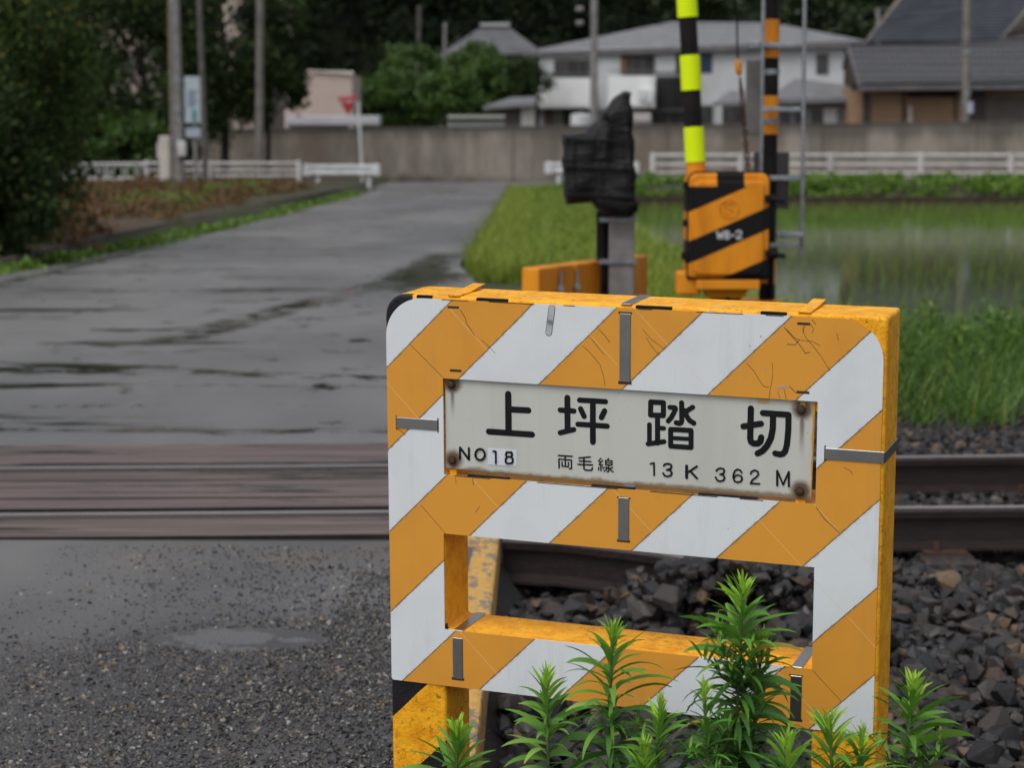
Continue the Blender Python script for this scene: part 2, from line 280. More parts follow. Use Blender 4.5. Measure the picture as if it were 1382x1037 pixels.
asphalt.bump((fine * .5 + grit * (near + .25)) * (1.0 - pud), .6, .006)
asphalt = asphalt.m
deckm = Mat('wet_crossing_timber', .3)
dn = deckm.noise(2.4, 6, .65, (.35, 7, 1)); dp = deckm.noise(1.6, 5, .6, (.45, 3.2, 1))
dc = deckm.mix(dn.step(.35, .65), (.165, .112, .102), (.055, .038, .035))
dpm = dp.step(.53, .60); deckm.color(deckm.mix(dpm, dc, (.025, .018, .014)))
deckm.rough(dn * .3 + .2 - dpm * .2); deckm.bump(dn, .35, .012); deckm = deckm.m
railm = simple('wet_rail_steel', (.030, .021, .020), (.015, .011, .011), 14, .5, .2, 0, (1, 8, 8), spec=.3)
railtop = simple('worn_rail_head', (.30, .27, .275), (.22, .195, .20), 8, .33, 0, .2, (.5, 9, 9))
soil = Mat('soil_and_turf', .9)
sx, sy, sz = soil.xyz(); sn = soil.noise(1.2, 6, .7)
sc_ = soil.mix(sn.step(.4, .62), (.035, .05, .014), (.045, .033, .022))
sc_ = soil.mix((sx.step(-5.6, -6.1)) * sn.step(.42, .5), sc_, (.075, .04, .022))
sc_ = soil.mix(sy.step(12.2, 11.2) * sx.gt(0), sc_, (.035, .025, .018)); sc_ = soil.mix(sy.step(10.0, 9.2), sc_, (.018, .016, .015)); soil.color(sc_); soil.bump(soil.noise(9, 5, .7), .6, .06); soil = soil.m
stonem = Mat('ballast_stone', .5, 0, .28); si = stonem.island()
sc2 = stonem.ramp(si, [(0, (.014, .0145, .016)), (.28, (.030, .031, .034)), (.48, (.046, .040, .037)), (.64, (.024, .021, .020)), (.76, (.062, .056, .052)), (.88, (.062, .042, .031)), (.955, (.15, .10, .06)), (.98, (.12, .115, .11))])
sn2 = stonem.noise(45, 4, .65); stonem.color(stonem.mix(sn2.step(.35, .75), sc2, stonem.mix(.45, sc2, (.03, .026, .024)))); stonem.bump(sn2, .5, .006); stonem = stonem.m
for e in stonem.node_tree.nodes:
    if e.type == 'VALTORGB': e.color_ramp.interpolation = 'CONSTANT'
gravm = Mat('road_gravel', .4); gravm.color(gravm.ramp(gravm.island(), [(0, (.03, .03, .032)), (.5, (.05, .048, .05)), (.8, (.10, .095, .09)), (.93, (.17, .12, .07)), (.97, (.25, .24, .22))])); gravm = gravm.m
concrete = Mat('weathered_concrete', .85)
cx_, cy_, cz_ = concrete.xyz(); cn = concrete.noise(1.0, 6, .65, (1, 1, .22)); cn2 = concrete.noise(.35, 4, .6)
cc = concrete.mix(cn.step(.3, .7), (.30, .265, .225), (.16, .14, .118)); cc = concrete.mix(cn2.step(.5, .72), cc, (.20, .155, .11))
cc = concrete.mix((cn2 * .8 + cn * .4).step(.5, .68) * .6, cc, (.13, .11, .09)); cc = concrete.mix((cz_ * .6 + cn * 1.1 + (cx_ + 3.5).abs()._m('MINIMUM', 5.0) * .04 - .25).step(.62, .3), cc, (.045, .03, .02)); cc = concrete.mix(((cx_ * .17).frac()).lt(.012) * .7, cc, (.05, .045, .04)); cc = concrete.mix((cz_ + cn * .9).step(2.05, 2.5) * .6, cc, (.07, .06, .05)); concrete.color(cc); concrete.bump(cn, .2, .03); concrete = concrete.m
conc2 = simple('pole_concrete', (.25, .24, .235), (.15, .14, .135), 6, .75, .15)
dirtyconc = simple('mossy_concrete', (.09, .07, .055), (.035, .025, .02), 3, .9, .3, bd=.02)
steel = simple('galvanised_steel', (.34, .36, .38), (.22, .23, .25), 18, .42, 0, .75)
band = simple('stainless_band', (.42, .42, .43), (.33, .33, .335), 9, .30, .05, 1.0)
rusty = simple('rusty_iron', (.075, .035, .022), (.03, .018, .014), 60, .75, .4, .2)
black = simple('black_paint', (.008, .008, .009), (.014, .013, .014), 20, .55, .1, spec=.1)
blackdec = simple('black_lettering', (.006, .0065, .008), (.010, .0105, .012), 30, .5, spec=.2)
whitem = simple('white_paint', (.62, .63, .64), (.46, .47, .48), 3, .5)
whitepipe = simple('white_pipe_paint', (.55, .53, .52), (.40, .38, .37), 2, .5)
orange = simple('orange_machine_paint', (.74, .27, .012), (.54, .18, .010), 5, .45, .12, stretch=(1, 1, .3), spec=.25)
orblack = simple('machine_black_paint', (.009, .008, .009), (.017, .014, .012), 8, .5, .1, spec=.12)
fluo = Mat('fluorescent_film', .5, 0, .25); fluo.color((.70, .88, .0)); fluo = fluo.m
yellow = Mat('yellow_frame_paint', .5, 0, .22)
yn_ = yellow.noise(28, 6, .7); yf = yellow.noise(190, 2, .5); ycl = yellow.noise(6, 4, .6)
yx, yy_, yz = yellow.xyz(); ZO = .55; V_ = yz - ZO
yc = yellow.mix(yn_.step(.35, .7), (.95, .46, .018), (.74, .29, .006))
yc = yellow.mix(yellow.noise(75, 5, .75).step(.57, .60) * ycl.step(.38, .55) * .8, yc, (.42, .16, .012)); yc = yellow.mix(yellow.noise(48, 5, .8).step(.655, .67), yc, (.10, .06, .03))
yc = yellow.mix(yf.step(.66, .72) * ycl.step(.4, .6) * (yn_.step(.4, .55)), yc, (.08, .045, .02))
yc = yellow.mix(yellow.noise(60, 3, .6, (.4, 1, 1)).step(.64, .7) * V_.gt(.71), yc, (.62, .50, .36))
d_ = yx - V_ + (yellow.noise(15, 2, .5) - .5) * .004
blk = V_.lt(-.001) * yx.lt(.4) * yy_.lt(.006) * (d_.lt(.073).mx(d_.gt(.215) * d_.lt(.36)).mx(d_.gt(.5)))
blk = blk.mx(yn_.step(.63, .60) * (yx + (yn_ - .5) * .03).lt(.05) * V_.gt(.665) * ((yy_ + (yn_ - .5) * .016).lt(.011)))
blk = blk.mx((yx - .1).abs().lt(.012) * V_.gt(.1) * V_.lt(.118) * yy_.lt(.014))
yellow.color(yellow.mix(blk, yc, (.014, .014, .016))); yellow.bump(yn_ + yf * .6, .7, .003); yellow = yellow.m
sheet = Mat('reflective_stripe_sheet', .42, 0, .35)
ux, uy, uz = sheet.xyz(); V2 = uz - ZO
t = (ux - V2 + .592 + (sheet.noise(55, 3, .6) - .5) * .0022 + (((ux + V2) * 1500.0).sin() * .0006)) * (1 / .1535)
par = t.floor().mod2(); fr = t.frac(); edge = ((fr - .5).abs()).gt(.4935)
cell = ((ux * 1210.0).sin() * (V2 * 1210.0).sin()); cell = cell.step(-.2, .75)
wr = sheet.noise(5, 5, .6); sp = sheet.noise(420, 1, .5).gt(.80)
white_c = sheet.mix(cell * .6, (.74, .77, .79), (.48, .53, .575)); white_c = sheet.mix(wr.step(.45, .8) * .4, white_c, (.50, .51, .50))
or_c = sheet.mix(cell * .5, (.74, .335, .045), (.54, .205, .018)); or_c = sheet.mix(wr.step(.4, .75) * .45, or_c, (.56, .235, .028))
sc3 = sheet.mix(par, or_c, white_c); sc3 = sheet.mix(edge, sc3, (.035, .025, .02)); gri = sheet.noise(7, 6, .75, (1, 1, .16)); sc3 = sheet.mix(gri.step(.52, .78) * .34, sc3, (.22, .17, .11)); ev = ((fr - .5).abs()).step(.455, .498) * sheet.noise(90, 3, .7).step(.45, .62); sc3 = sheet.mix(ev * .45, sc3, (.12, .09, .06)); sc3 = sheet.mix(sp, sc3, (.10, .075, .05))
seam = ((ux + V2 - .83).abs().lt(.0007)).mx((ux + V2 - .245).abs().lt(.0006) * V2.lt(.11)).mx((ux + V2 - .563).abs().lt(.0006) * ux.lt(.3)).mx((ux + V2 - 1.06).abs().lt(.0006)).mx((ux + V2 - 1.19).abs().lt(.0006))
sc3 = sheet.mix(seam * .6, sc3, (.80, .62, .32)); sheet.color(sc3); sheet.bump(wr + cell * .05 + gri * .3, .16, .004); sheet = sheet.m
plate = Mat('enamel_plate', .42)
px_, py_, pz_ = plate.xyz(); PV = pz_ - ZO; pn = plate.noise(26, 5, .7); pn3 = plate.noise(14, 4, .6, (1, 1, .12))
pc = plate.mix(pn3.step(.4, .75), (.54, .545, .50), (.49, .495, .455)); pc = plate.mix(plate.noise(170, 2, .5).step(.72, .76), pc, (.28, .25, .20))
for (bu, bv, st) in ((.1259, .5687, .05), (.1263, .429, .012), (.7643, .5634, .075), (.7646, .4213, .014)):
    dx, dz = px_ - bu, PV - bv; rr = (dx * dx + dz * dz)._m('SQRT') + (pn - .5) * .008
    f1 = rr.step(.024, .010); f2 = (dx.abs() + (pn - .5) * .002).step(.0065, .001) * PV.lt(bv) * (bv - PV).step(st + .02, st * .3)
    pc = plate.mix((f1 * .95).mx(f2 * .75), pc, (.10, .05, .018))
low = (PV - .409 - (pn - .5) * .018).step(.009, .001); pc = plate.mix(low * .8, pc, (.16, .085, .025))
pc = plate.mix((px_ - .786 + (pn - .5) * .008).gt(-.0045), pc, (.58, .28, .03)); yl = ((px_ - .70).abs().lt(.04)) * PV.gt(.567) * pn.gt(.54); pc = plate.mix(yl * .7, pc, (.48, .30, .03))
pc = plate.mix(((px_ - .757).abs().lt(.012)) * PV.gt(.5655) * pn.gt(.45), pc, (.48, .25, .03)); plate.color(pc); plate.bump(pn, .08, .002); plate = plate.m
curbm = Mat('worn_yellow_kerb', .5)
kn = curbm.noise(13, 6, .7, (2.2, 1, 1)); k2 = curbm.noise(5, 4, .6); kx, ky, kz = curbm.xyz()
kc = curbm.ramp(kn, [(.0, (.16, .13, .10)), (.44, (.22, .17, .12)), (.50, (.62, .36, .08)), (.58, (.55, .29, .05)), (.72, (.30, .20, .09))])
kc = curbm.mix(k2.step(.62, .67), kc, (.36, .05, .03)); kc = curbm.mix(kz.lt(-.012) * kn.step(.35, .6) * .75, kc, (.10, .04, .015)); curbm.color(kc); curbm.bump(kn, .5, .006); curbm = curbm.m
tarp = Mat('black_tarpaulin', .36, 0, .22); tn = tarp.noise(9, 6, .6, (.4, .4, 1.8)); tarp.color((.007, .0065, .008)); tarp.bump(tn, .7, .05); tarp = tarp.m

# ---------------------------------------------------------------- terrain, water, road
def sstep(a, b, t): t = np.clip((t - a) / (b - a), 0, 1); return t * t * (3 - 2 * t)
def road_z(yv): return -.2 * sstep(10, 38, yv)
def redge(yv): return np.interp(yv, [0, 4, 7, 9, 18, 24, 74, 80], [-.24, -.2, -.12, -.12, -.2, -.62, 0, 0])
def ledge(yv): return np.interp(yv, [0, 9, 14, 22, 58, 66], [-9, -8.5, -6.2, -5.45, -4.4, -4.3])
def gh(xv, yv):
    base = road_z(yv) - .05
    h = base + 0 * xv
    right = sstep(0, .25, xv - redge(yv)); trk = (-.3 - base) * sstep(12.6, 11.5, yv) * right; h = h + trk
    h = h + right * (-.06) * sstep(11.5, 12.6, yv)
    pad = sstep(1.9, 2.7, xv) * sstep(14.6, 16.2, yv) * sstep(63.8, 62.2, yv); h = h + pad * (-.85 - h)
    h = h + (.04 - h) * sstep(1.5, 3, xv) * sstep(62.3, 64.5, yv)
    lf = sstep(0, .3, ledge(yv) - .25 - xv) * sstep(12, 20, yv); h = h + lf * (.02 - base) + lf * .2 * sstep(5.5, 13, -xv)
    return h
gx = np.unique(np.concatenate([np.linspace(-6.5, 5, 90), np.linspace(-30, 30, 70), [-900, -300, -100, -60, 60, 100, 300, 900]]))
gy = np.unique(np.concatenate([np.linspace(2, 30, 100), np.linspace(30, 90, 90), [-300, -60, -10, 100, 140, 300, 900]]))
GX, GY = np.meshgrid(gx, gy, indexing='ij'); GZ = gh(GX, GY)
V = np.stack([GX, GY, GZ], -1).reshape(-1, 3); nx, ny = len(gx), len(gy); I = np.arange(nx * ny).reshape(nx, ny)
Fq = np.stack([I[:-1, :-1], I[1:, :-1], I[1:, 1:], I[:-1, 1:]], -1).reshape(-1, 4)
npmesh('ground', V, Fq, soil, smooth=True, kind='structure')
ry = np.unique(np.concatenate([np.linspace(-3, 30, 120), np.linspace(30, 78, 50)])); t_ = np.linspace(0, 1, 24)
RX = ledge(ry)[None] + (redge(ry) - ledge(ry))[None] * t_[:, None]; RY = np.repeat(ry[None], 24, 0); RZ = road_z(RY) + .012 * np.sin(pi * t_)[:, None]
RZ = RZ - .03 * (sstep(6.86, 6.92, RY) * sstep(9.14, 9.06, RY))
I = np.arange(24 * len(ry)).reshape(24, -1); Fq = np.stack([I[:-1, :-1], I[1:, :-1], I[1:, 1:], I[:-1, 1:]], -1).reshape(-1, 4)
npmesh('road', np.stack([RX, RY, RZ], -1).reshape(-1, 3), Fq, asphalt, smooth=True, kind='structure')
cr = MB(); cr.add([(-40, 66, -.19), (1.6, 66, -.19), (1.6, 77.6, -.19), (-40, 77.6, -.19)], [(0, 1, 2, 3)]); cr.build('side_road', asphalt, kind='structure')
cr = MB(); cr.add([(1.6, 68.6, .045), (60, 68.6, .045), (60, 77.6, .045), (1.6, 77.6, .045)], [(0, 1, 2, 3)]); cr.build('lane_by_wall', simple('lane_asphalt', (.06, .058, .056), (.04, .04, .04), 1, .5), kind='structure')
wm = Mat('paddy_water', .06); wm.color((.02, .024, .012)); wm.bump(wm.noise(3, 3, .5), .05, .02)
wb = MB(); wb.add([(1.8, 14, -.56), (60, 14, -.56), (60, 64, -.56), (1.8, 64, -.56)], [(0, 1, 2, 3)]); wb.build('paddy_water', wm.m, kind='structure')

# ---------------------------------------------------------------- railway
NR = [(-7, 7.09), (-1.86, 7.304), (1.62, 7.453), (7, 7.69)]; FR = [(-7, 8.15), (-2.13, 8.371), (-.9, 8.42), (-.52, 8.446), (1.89, 8.68), (7, 9.1)]
def ynear(xv): return np.interp(xv, *zip(*NR))
def yfar(xv): return np.interp(xv, *zip(*FR))
prof = [(-.0635, -.153), (.0635, -.153), (.0635, -.143), (.0075, -.125), (.0075, -.045), (.03, -.038), (.0325, -.012), (.024, 0), (-.024, 0), (-.0325, -.012), (-.03, -.038), (-.0075, -.045), (-.0075, -.125), (-.0635, -.143)]
def rail(pts, z0=0.0, z1=0.0, **k):
    m = MB(); n = len(prof); xs = pts
    for i in range(len(xs)):
        zz = z0[i] if isinstance(z0, list) else z0 + (z1 - z0) * i / (len(xs) - 1)
        m.v += [(float(xs[i][0]), float(xs[i][1] + a), float(zz + b)) for a, b in prof]
    for i in range(len(xs) - 1):
        for q in range(n):
            m.f.append((i * n + q, i * n + (q + 1) % n, (i + 1) * n + (q + 1) % n, (i + 1) * n + q)); m.mi.append(1 if q == 7 else 0)
    m.f += [tuple(range(n)), tuple((len(xs) - 1) * n + q for q in range(n))[::-1]]; m.mi += [0, 0]
    mid = (xs[0][0], xs[0][1], -.153); return m.build('rail', [railm, railtop], loc=mid, **k)
rail(NR, label='wet brown rail nearer the sign, first rail across the road', cat='rail', group='rails of the track')
rail(FR, label='wet brown rail on the far side of the track, beyond the nearer rail', cat='rail', group='rails of the track')
rail([(-.035, 6.98), (.16, 6.945), (.46, 6.82), (.8, 6.62)], [-.02, -.022, -.035, -.06], 0, label='short splayed old rail half buried in ballast behind the sign window', cat='rail')
sleeperm = simple('tarred_sleeper', (.05, .036, .032), (.022, .017, .016), 9, .6, .4, stretch=(6, 1, 1), bd=.01)
for i, sxv in enumerate(np.arange(.35, 3.6, .62)):
    s = empty('sleeper', (sxv, 8, -.3), cat='sleeper', group='timber sleepers under the rails', label='tarred timber sleeper mostly buried in ballast under the rails')
    MB().box((sxv - .1, 7.22, -.30), (sxv + .1, 9.3, -.158)).build('beam', sleeperm, s, bevel=.012)
    for fy in (ynear(sxv), yfar(sxv)):
        b = MB(); b.box((sxv - .08, fy - .13, -.157), (sxv + .08, fy + .13, -.147)); 
        for q in (-.095, .095): b.tube([(sxv - .03, fy + q, -.146), (sxv - .03, fy + q, -.115)], .014, 6)
        b.build('tie_plate', rusty, s)
dk = MB()
def board(fa, fb, x0=-7.0, x1=-.13, zt=-.004):
    xs = np.linspace(x0, x1, 9)
    for i in range(8):
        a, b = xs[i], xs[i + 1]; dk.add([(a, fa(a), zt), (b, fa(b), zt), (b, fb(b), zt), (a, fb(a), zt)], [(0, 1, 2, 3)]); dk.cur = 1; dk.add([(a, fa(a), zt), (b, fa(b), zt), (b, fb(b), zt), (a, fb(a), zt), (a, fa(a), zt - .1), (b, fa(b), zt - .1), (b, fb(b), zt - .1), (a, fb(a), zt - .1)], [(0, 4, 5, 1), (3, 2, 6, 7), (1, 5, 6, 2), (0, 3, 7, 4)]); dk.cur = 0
for a, b in ((-.42, -.2525), (-.25, -.085)): board(lambda xv: ynear(xv) + a, lambda xv: ynear(xv) + b)
for q in range(4):
    t0, t1 = q / 4, (q + 1) / 4
    board(lambda xv: ynear(xv) + .125 + (yfar(xv) - .125 - ynear(xv) - .125) * t0 + .001, lambda xv: ynear(xv) + .125 + (yfar(xv) - .125 - ynear(xv) - .125) * t1 - .001, zt=-.004 + .003 * (q % 2))
for a, b in ((.085, .24), (.242, .44), (.442, .64)): board(lambda xv: yfar(xv) + a, lambda xv: yfar(xv) + b)
dk.build('crossing_deck', [deckm, simple('shaded_board_side', (.012, .010, .009), (.02, .016, .014), 9, .7, spec=.2)], kind='structure')  # board sides near black: shade of the rail gaps put into their colour
bd = MB(); bd.add([(-7, 6.5, -.14), (-.13, 6.5, -.14), (-.13, 9.4, -.14), (-7, 9.4, -.14)], [(0, 1, 2, 3)]); bd.build('track_bed', black, kind='structure')
def scatter(x0, x1, y0, y1, sp, zf, ok=None):
    xs = np.arange(x0, x1, sp); ys = np.arange(y0, y1, sp); X, Y = np.meshgrid(xs, ys); X = X.ravel() + RNG.uniform(-.5, .5, X.size) * sp; Y = Y.ravel() + RNG.uniform(-.5, .5, Y.size) * sp
    if ok is not None: m = ok(X, Y); X, Y = X[m], Y[m]
    return np.stack([X, Y, zf(X, Y)], 1)
def nr_ok(X, Y):
    k = (np.abs(Y - ynear(X)) > .075) & (np.abs(Y - yfar(X)) > .075) & (X > np.where(Y < 6.98, -.02, -.1))
    return k
def bz(X, Y):
    z = np.where(Y < ynear(X), -.185 - .03 * np.sin(X * 3 + Y * 2), -.165); z = np.where(Y > 9.2, -.135, z)
    z = np.where(Y < 4.6, -.20 - (4.6 - Y) * .03, z); return z + .02 * np.sin(X * 7.1 + 1) * np.sin(Y * 6.3) * (Y < 6.9)
P1 = scatter(-.05, 3.6, 3.3, 11.4, .044, lambda X, Y: bz(X, Y) - .03, nr_ok)
P2 = scatter(-.05, 3.6, 3.3, 11.4, .050, lambda X, Y: bz(X, Y) + RNG.uniform(-.012, .014, X.size), nr_ok)
P3 = scatter(0, 3.0, 4.4, 7.1, .15, lambda X, Y: bz(X, Y) + .03, nr_ok)
PM = np.concatenate([np.stack([RNG.normal(.78, .17, 90), RNG.normal(6.62, .09, 90), np.full(90, zz_)], 1) for zz_ in (-.13, -.09, -.055)]); PM[:, 2] += .03 - .22 * np.abs(PM[:, 0] - .72)
Pb = np.concatenate([P1, P2, P3, PM]); sz = .057 * np.exp(RNG.normal(0, .34, len(Pb))); sz = np.clip(sz, .035, .125)
sz = np.where(Pb[:, 1] > 7.2, np.minimum(sz, .065), sz)
V, Fq = rocks(Pb, sz); npmesh('ballast', V, Fq, stonem, kind='stuff', label='dark angular wet ballast stones covering the track bed beside the crossing', cat='ballast')
def gz(X, Y): return road_z(Y) + .004 + 0 * X
gp = scatter(-1.5, -.16, 3.9, 6.7, 0.0098, gz, lambda X, Y: RNG.random(X.size) < (.24 + .76 * np.clip(sstep(5.9, 5.3, Y + .35 * (-.5 - X)) + .5 * (X > -.5) * (Y < 6.3), 0, 1)) * (.6 + .4 * (np.sin(X * 5 + Y * 3) + np.sin(Y * 9 - X * 4) > -.6)))
gp = gp[((np.abs(gp[:, 0] + .74) / .24) ** 2 + (np.abs(gp[:, 1] - 5.42) / .13) ** 2) > 1]
V, Fq = rocks(gp, np.clip(.0095 * np.exp(RNG.normal(0, .42, len(gp))), .004, .028), .6, 10, 8)
npmesh('gravel', V, Fq, gravm, kind='stuff', label='fine loose dark gravel scattered on the wet asphalt', cat='gravel')
kb = MB(); P = [(-.26, 3.95), (-.085, 3.95), (-.042, 6.95), (-.26, 6.95)]
kb.prism([(a, b, -.2) for a, b in P], (0, 0, .2)); kb.build('kerb_beam', curbm, loc=(-.15, 5.4, -.2), bevel=.012, label='worn yellow kerb beam with peeling paint running from the sign to the track', cat='kerb')
rw = MB(); pts = [(-5.62, 17), (-5.75, 26), (-5.5, 40), (-5.0, 52), (-4.9, 58)]
for (a, b), (c2_, d2_) in zip(pts[:-1], pts[1:]):
    za, zb_ = road_z(b) - .1, road_z(d2_) - .1
    rw.prism([(a, b, za), (a, b, .02), (a - .1, b, .02), (a - .1, b, za)], (c2_ - a, d2_ - b, 0))
rw.build('retaining_kerb', dirtyconc, loc=(-5.6, 36, -.2), label='low mossy concrete edging along the left side of the road', cat='kerb')

# ---------------------------------------------------------------- the crossing sign
RM = np.array([[0.936918, 0.349515, -0.004842], [-0.349105, 0.934941, -0.063338], [-0.01761, 0.061033, 0.99798]]); OW = np.array([-0.22455, 3.71179, -0.99953 + CAM_H])
from mathutils import Matrix
sign = empty('crossing_sign', OW - RM[:, 2] * ZO, cat='crossing sign', label='orange and white striped crossing name sign frame standing beside the road')
sign.rotation_euler = Matrix([list(map(float, r)) for r in RM]).to_euler()
def L(u, yv, v): return (u, yv, v + ZO)
sh = MB()
def rr_top():
    p = [(0, .5785), (.9, .5785)]; r = .07
    p += [(.9 - r + r * cos(a), .722 - r + r * sin(a)) for a in np.linspace(0, pi / 2, 12)]; r = .072
    p += [(r + r * cos(a), .722 - r + r * sin(a)) for a in np.linspace(pi / 2, pi, 12)]; return p
pcs = [rr_top(), [(0, .401), (.110, .401), (.110, .5785), (0, .5785)], [(.7915, .401), (.9, .401), (.9, .5785), (.7915, .5785)], [(0, .2905), (.9, .2905), (.9, .401), (0, .401)],
       [(0, .1085), (.108, .1085), (.108, .2905), (0, .2905)], [(.792, .1085), (.9, .1085), (.9, .2905), (.792, .2905)], [(.004, 0), (.9, 0), (.9, .1085), (0, .1085), (0, .004)]]
for p in pcs: sh.prism([L(u, 0, v) for u, v in p], (0, .002, 0))
for p in pcs[:1]: pass
sh.cur = 1
for k, cpts in enumerate(CRK): sh.stroke([(u, v + ZO) for u, v in cpts], .00035 if k % 3 else .0005, -.0003)
for (a, b) in ((.1206, .7085), (.1240, .594), (.7537, .7100), (.7549, .5930)): sh.prism([L(a, -.0003, b - .0022), L(a + .022, -.0003, b - .0022), L(a + .022, -.0003, b + .0022), L(a, -.0003, b + .0022)], (0, .0001, 0))
for (a, b, c_, d) in ((.440, .7115, .4645, .7155), (.440, .588, .4645, .5935), (.439, .3045, .4635, .309), (.121, .0135, .146, .0185), (.752, .011, .777, .0155), (.439, .3835, .4635, .3865), (.752, .0925, .777, .0955), (.0165, .478, .0190, .5045), (.0985, .478, .1010, .5045), (.8045, .4775, .8070, .5045)):
    sh.prism([L(a, -.0003, b), L(c_, -.0003, b), L(c_, -.0003, d), L(a, -.0003, d)], (0, .0001, 0))
sh.stroke([(.318, .716 + ZO), (.3145, .69 + ZO), (.312, .672 + ZO)], .0062, -.0003)
for u0, u1 in ((.11, .16), (.2, .285), (.34, .36), (.475, .50), (.58, .66), (.70, .73)):
    sh.stroke([(u0, .7215 + ZO), (u1, .7213 + ZO)], .0007, -.0004)
for u0, u1 in ((.13, .20), (.29, .44), (.50, .62), (.66, .70)): sh.stroke([(u0, .4005 + ZO), (u1, .4002 + ZO)], .0008, -.0004)
sh.cur = 2; sh.stroke([(.318, .717 + ZO), (.3145, .69 + ZO), (.312, .672 + ZO)], .0052, -.0005)
for k in range(16): sh.stroke([(.722 + .0024 * (k % 8), .5965 + .0028 * (k // 8) + .0006 * (k % 8) + ZO), (.7225 + .0024 * (k % 8), .5965 + .0028 * (k // 8) + .0006 * (k % 8) + ZO)], .0008, -.0005)
for a, b in ((.6915, .685), (.673, .668), (.70, .63), (.64, .346)): sh.stroke([(a, b + ZO), (a + .0005, b + ZO)], .0012, -.0005)
crackm = simple('sheet_cracks', (.05, .03, .015), (.03, .02, .012), 30, .8); bare = simple('bare_aluminium', (.45, .47, .50), (.36, .38, .40), 40, .4)
sh.build('reflective_sheet', [sheet, crackm, bare], sign, local=True)
fr_ = MB(); us = [-.0025, .1085, .7925, .9055]; vs = [-ZO, 0.0, .1075, .2915, .398, .582, .7275]; y0, y1 = .0028, .122
solid = [[1 if (r == 0 and c_ != 1) or r in (1, 3, 5) or c_ != 1 else 0 for c_ in range(3)] for r in range(6)]; solid[1][1] = 1
solid[0] = [1, 0, 1]
bmf = bmesh.new(); vc = {}
def gv(a, b, c_):
    if (a, b, c_) not in vc: vc[(a, b, c_)] = bmf.verts.new((us[a], (y0, y1)[b], vs[c_] + ZO))
    return vc[(a, b, c_)]
def so_(c_, r): return 0 <= r < 6 and 0 <= c_ < 3 and solid[r][c_]
for r in range(6):
    for c_ in range(3):
        if not solid[r][c_]: continue
        bmf.faces.new([gv(c_, 0, r), gv(c_ + 1, 0, r), gv(c_ + 1, 0, r + 1), gv(c_, 0, r + 1)]); bmf.faces.new([gv(c_, 1, r), gv(c_, 1, r + 1), gv(c_ + 1, 1, r + 1), gv(c_ + 1, 1, r)])
        if not so_(c_ - 1, r): bmf.faces.new([gv(c_, 0, r), gv(c_, 0, r + 1), gv(c_, 1, r + 1), gv(c_, 1, r)])
        if not so_(c_ + 1, r): bmf.faces.new([gv(c_ + 1, 0, r), gv(c_ + 1, 1, r), gv(c_ + 1, 1, r + 1), gv(c_ + 1, 0, r + 1)])
        if not so_(c_, r - 1): bmf.faces.new([gv(c_, 0, r), gv(c_, 1, r), gv(c_ + 1, 1, r), gv(c_ + 1, 0, r)])
        if not so_(c_, r + 1): bmf.faces.new([gv(c_, 0, r + 1), gv(c_ + 1, 0, r + 1), gv(c_ + 1, 1, r + 1), gv(c_, 1, r + 1)])
bmesh.ops.recalc_face_normals(bmf, faces=bmf.faces)
ce = [e for e in bmf.edges if abs(e.verts[0].co.x - e.verts[1].co.x) < 1e-6 and abs(e.verts[0].co.z - e.verts[1].co.z) < 1e-6 and e.verts[0].co.z > .7 + ZO and min(abs(e.verts[0].co.x - us[0]), abs(e.verts[0].co.x - us[3])) < 1e-6]
ceL = [e for e in ce if e.verts[0].co.x < .1]; ceR = [e for e in ce if e.verts[0].co.x > .1]
bmesh.ops.bevel(bmf, geom=ceL, offset=.040, segments=5, profile=.5, affect='EDGES')
me = bpy.data.meshes.new('box_frame'); bmf.to_mesh(me); bmf.free(); me.materials.append(yellow); bfo = bpy.data.objects.new('box_frame', me); COL.objects.link(bfo); bfo.parent = sign
bv = bfo.modifiers.new('bevel', 'BEVEL'); bv.width = .006; bv.segments = 3; bv.limit_method = 'ANGLE'; bv.angle_limit = R(50)
for (a, b) in ((.06, .09), (.175, .235), (.47, .535), (.69, .735)):      # strips of black tape showing above the sheet's edge
    MB().box(L(a, .0012, .7212), L(b, .009, .7272)).build('tape_strip', black, sign, local=True, bevel=.001)
for (a, b) in ((.155, .235), (.39, .47), (.585, .69)): MB().box(L(a, .0005, .3965), L(b, .010, .4035)).build('tape_strip', black, sign, local=True, bevel=.001)
def strap(boxes, m=band): 
    s = MB()
    for a, b in boxes: s.box(L(*a), L(*b))
    s.build('steel_band' if m is band else 'painted_band', m, sign, local=True, bevel=.0006, seg=1)
strap([((.4425, -.0016, .5925), (.4622, -.0006, .7125)), ((.4425, .001, .7278), (.4622, .121, .7292))])
strap([((.4415, -.0016, .3075), (.4612, -.0006, .3855)), ((.4415, .001, .3982), (.4612, .121, .3996))])
strap([((.1240, -.0016, .0165), (.1437, -.0006, .0950)), ((.1240, .001, .1078), (.1437, .121, .1092))])
strap([((.7551, -.0016, .0140), (.7748, -.0006, .0935)), ((.7551, .001, .1078), (.7748, .121, .1092))])
strap([((.0180, -.0016, .4815), (.0992, -.0006, .5012))]); strap([((.8064, -.0018, .4805), (.9062, -.0006, .5002)), ((.9060, .001, .4805), (.9074, .122, .5002))])
pb = MB(); pb.prism([L(.1206, .002, .7282), L(.1206, .06, .7285), L(.1226, .09, .7335), L(.1226, .123, .7345), L(.1226, .123, .7362), L(.1226, .09, .7352), L(.1206, .06, .7305), L(.1206, .002, .7302)], (.0225, 0, 0)); pb.build('painted_band', yellow, sign, local=True)
pb = MB(); pb.prism([L(.7537, .002, .7282), L(.7537, .07, .7305), L(.7537, .123, .7340), L(.7537, .123, .7358), L(.7537, .07, .7325), L(.7537, .002, .7302)], (.0225, 0, 0)); pb.build('painted_band', yellow, sign, local=True)
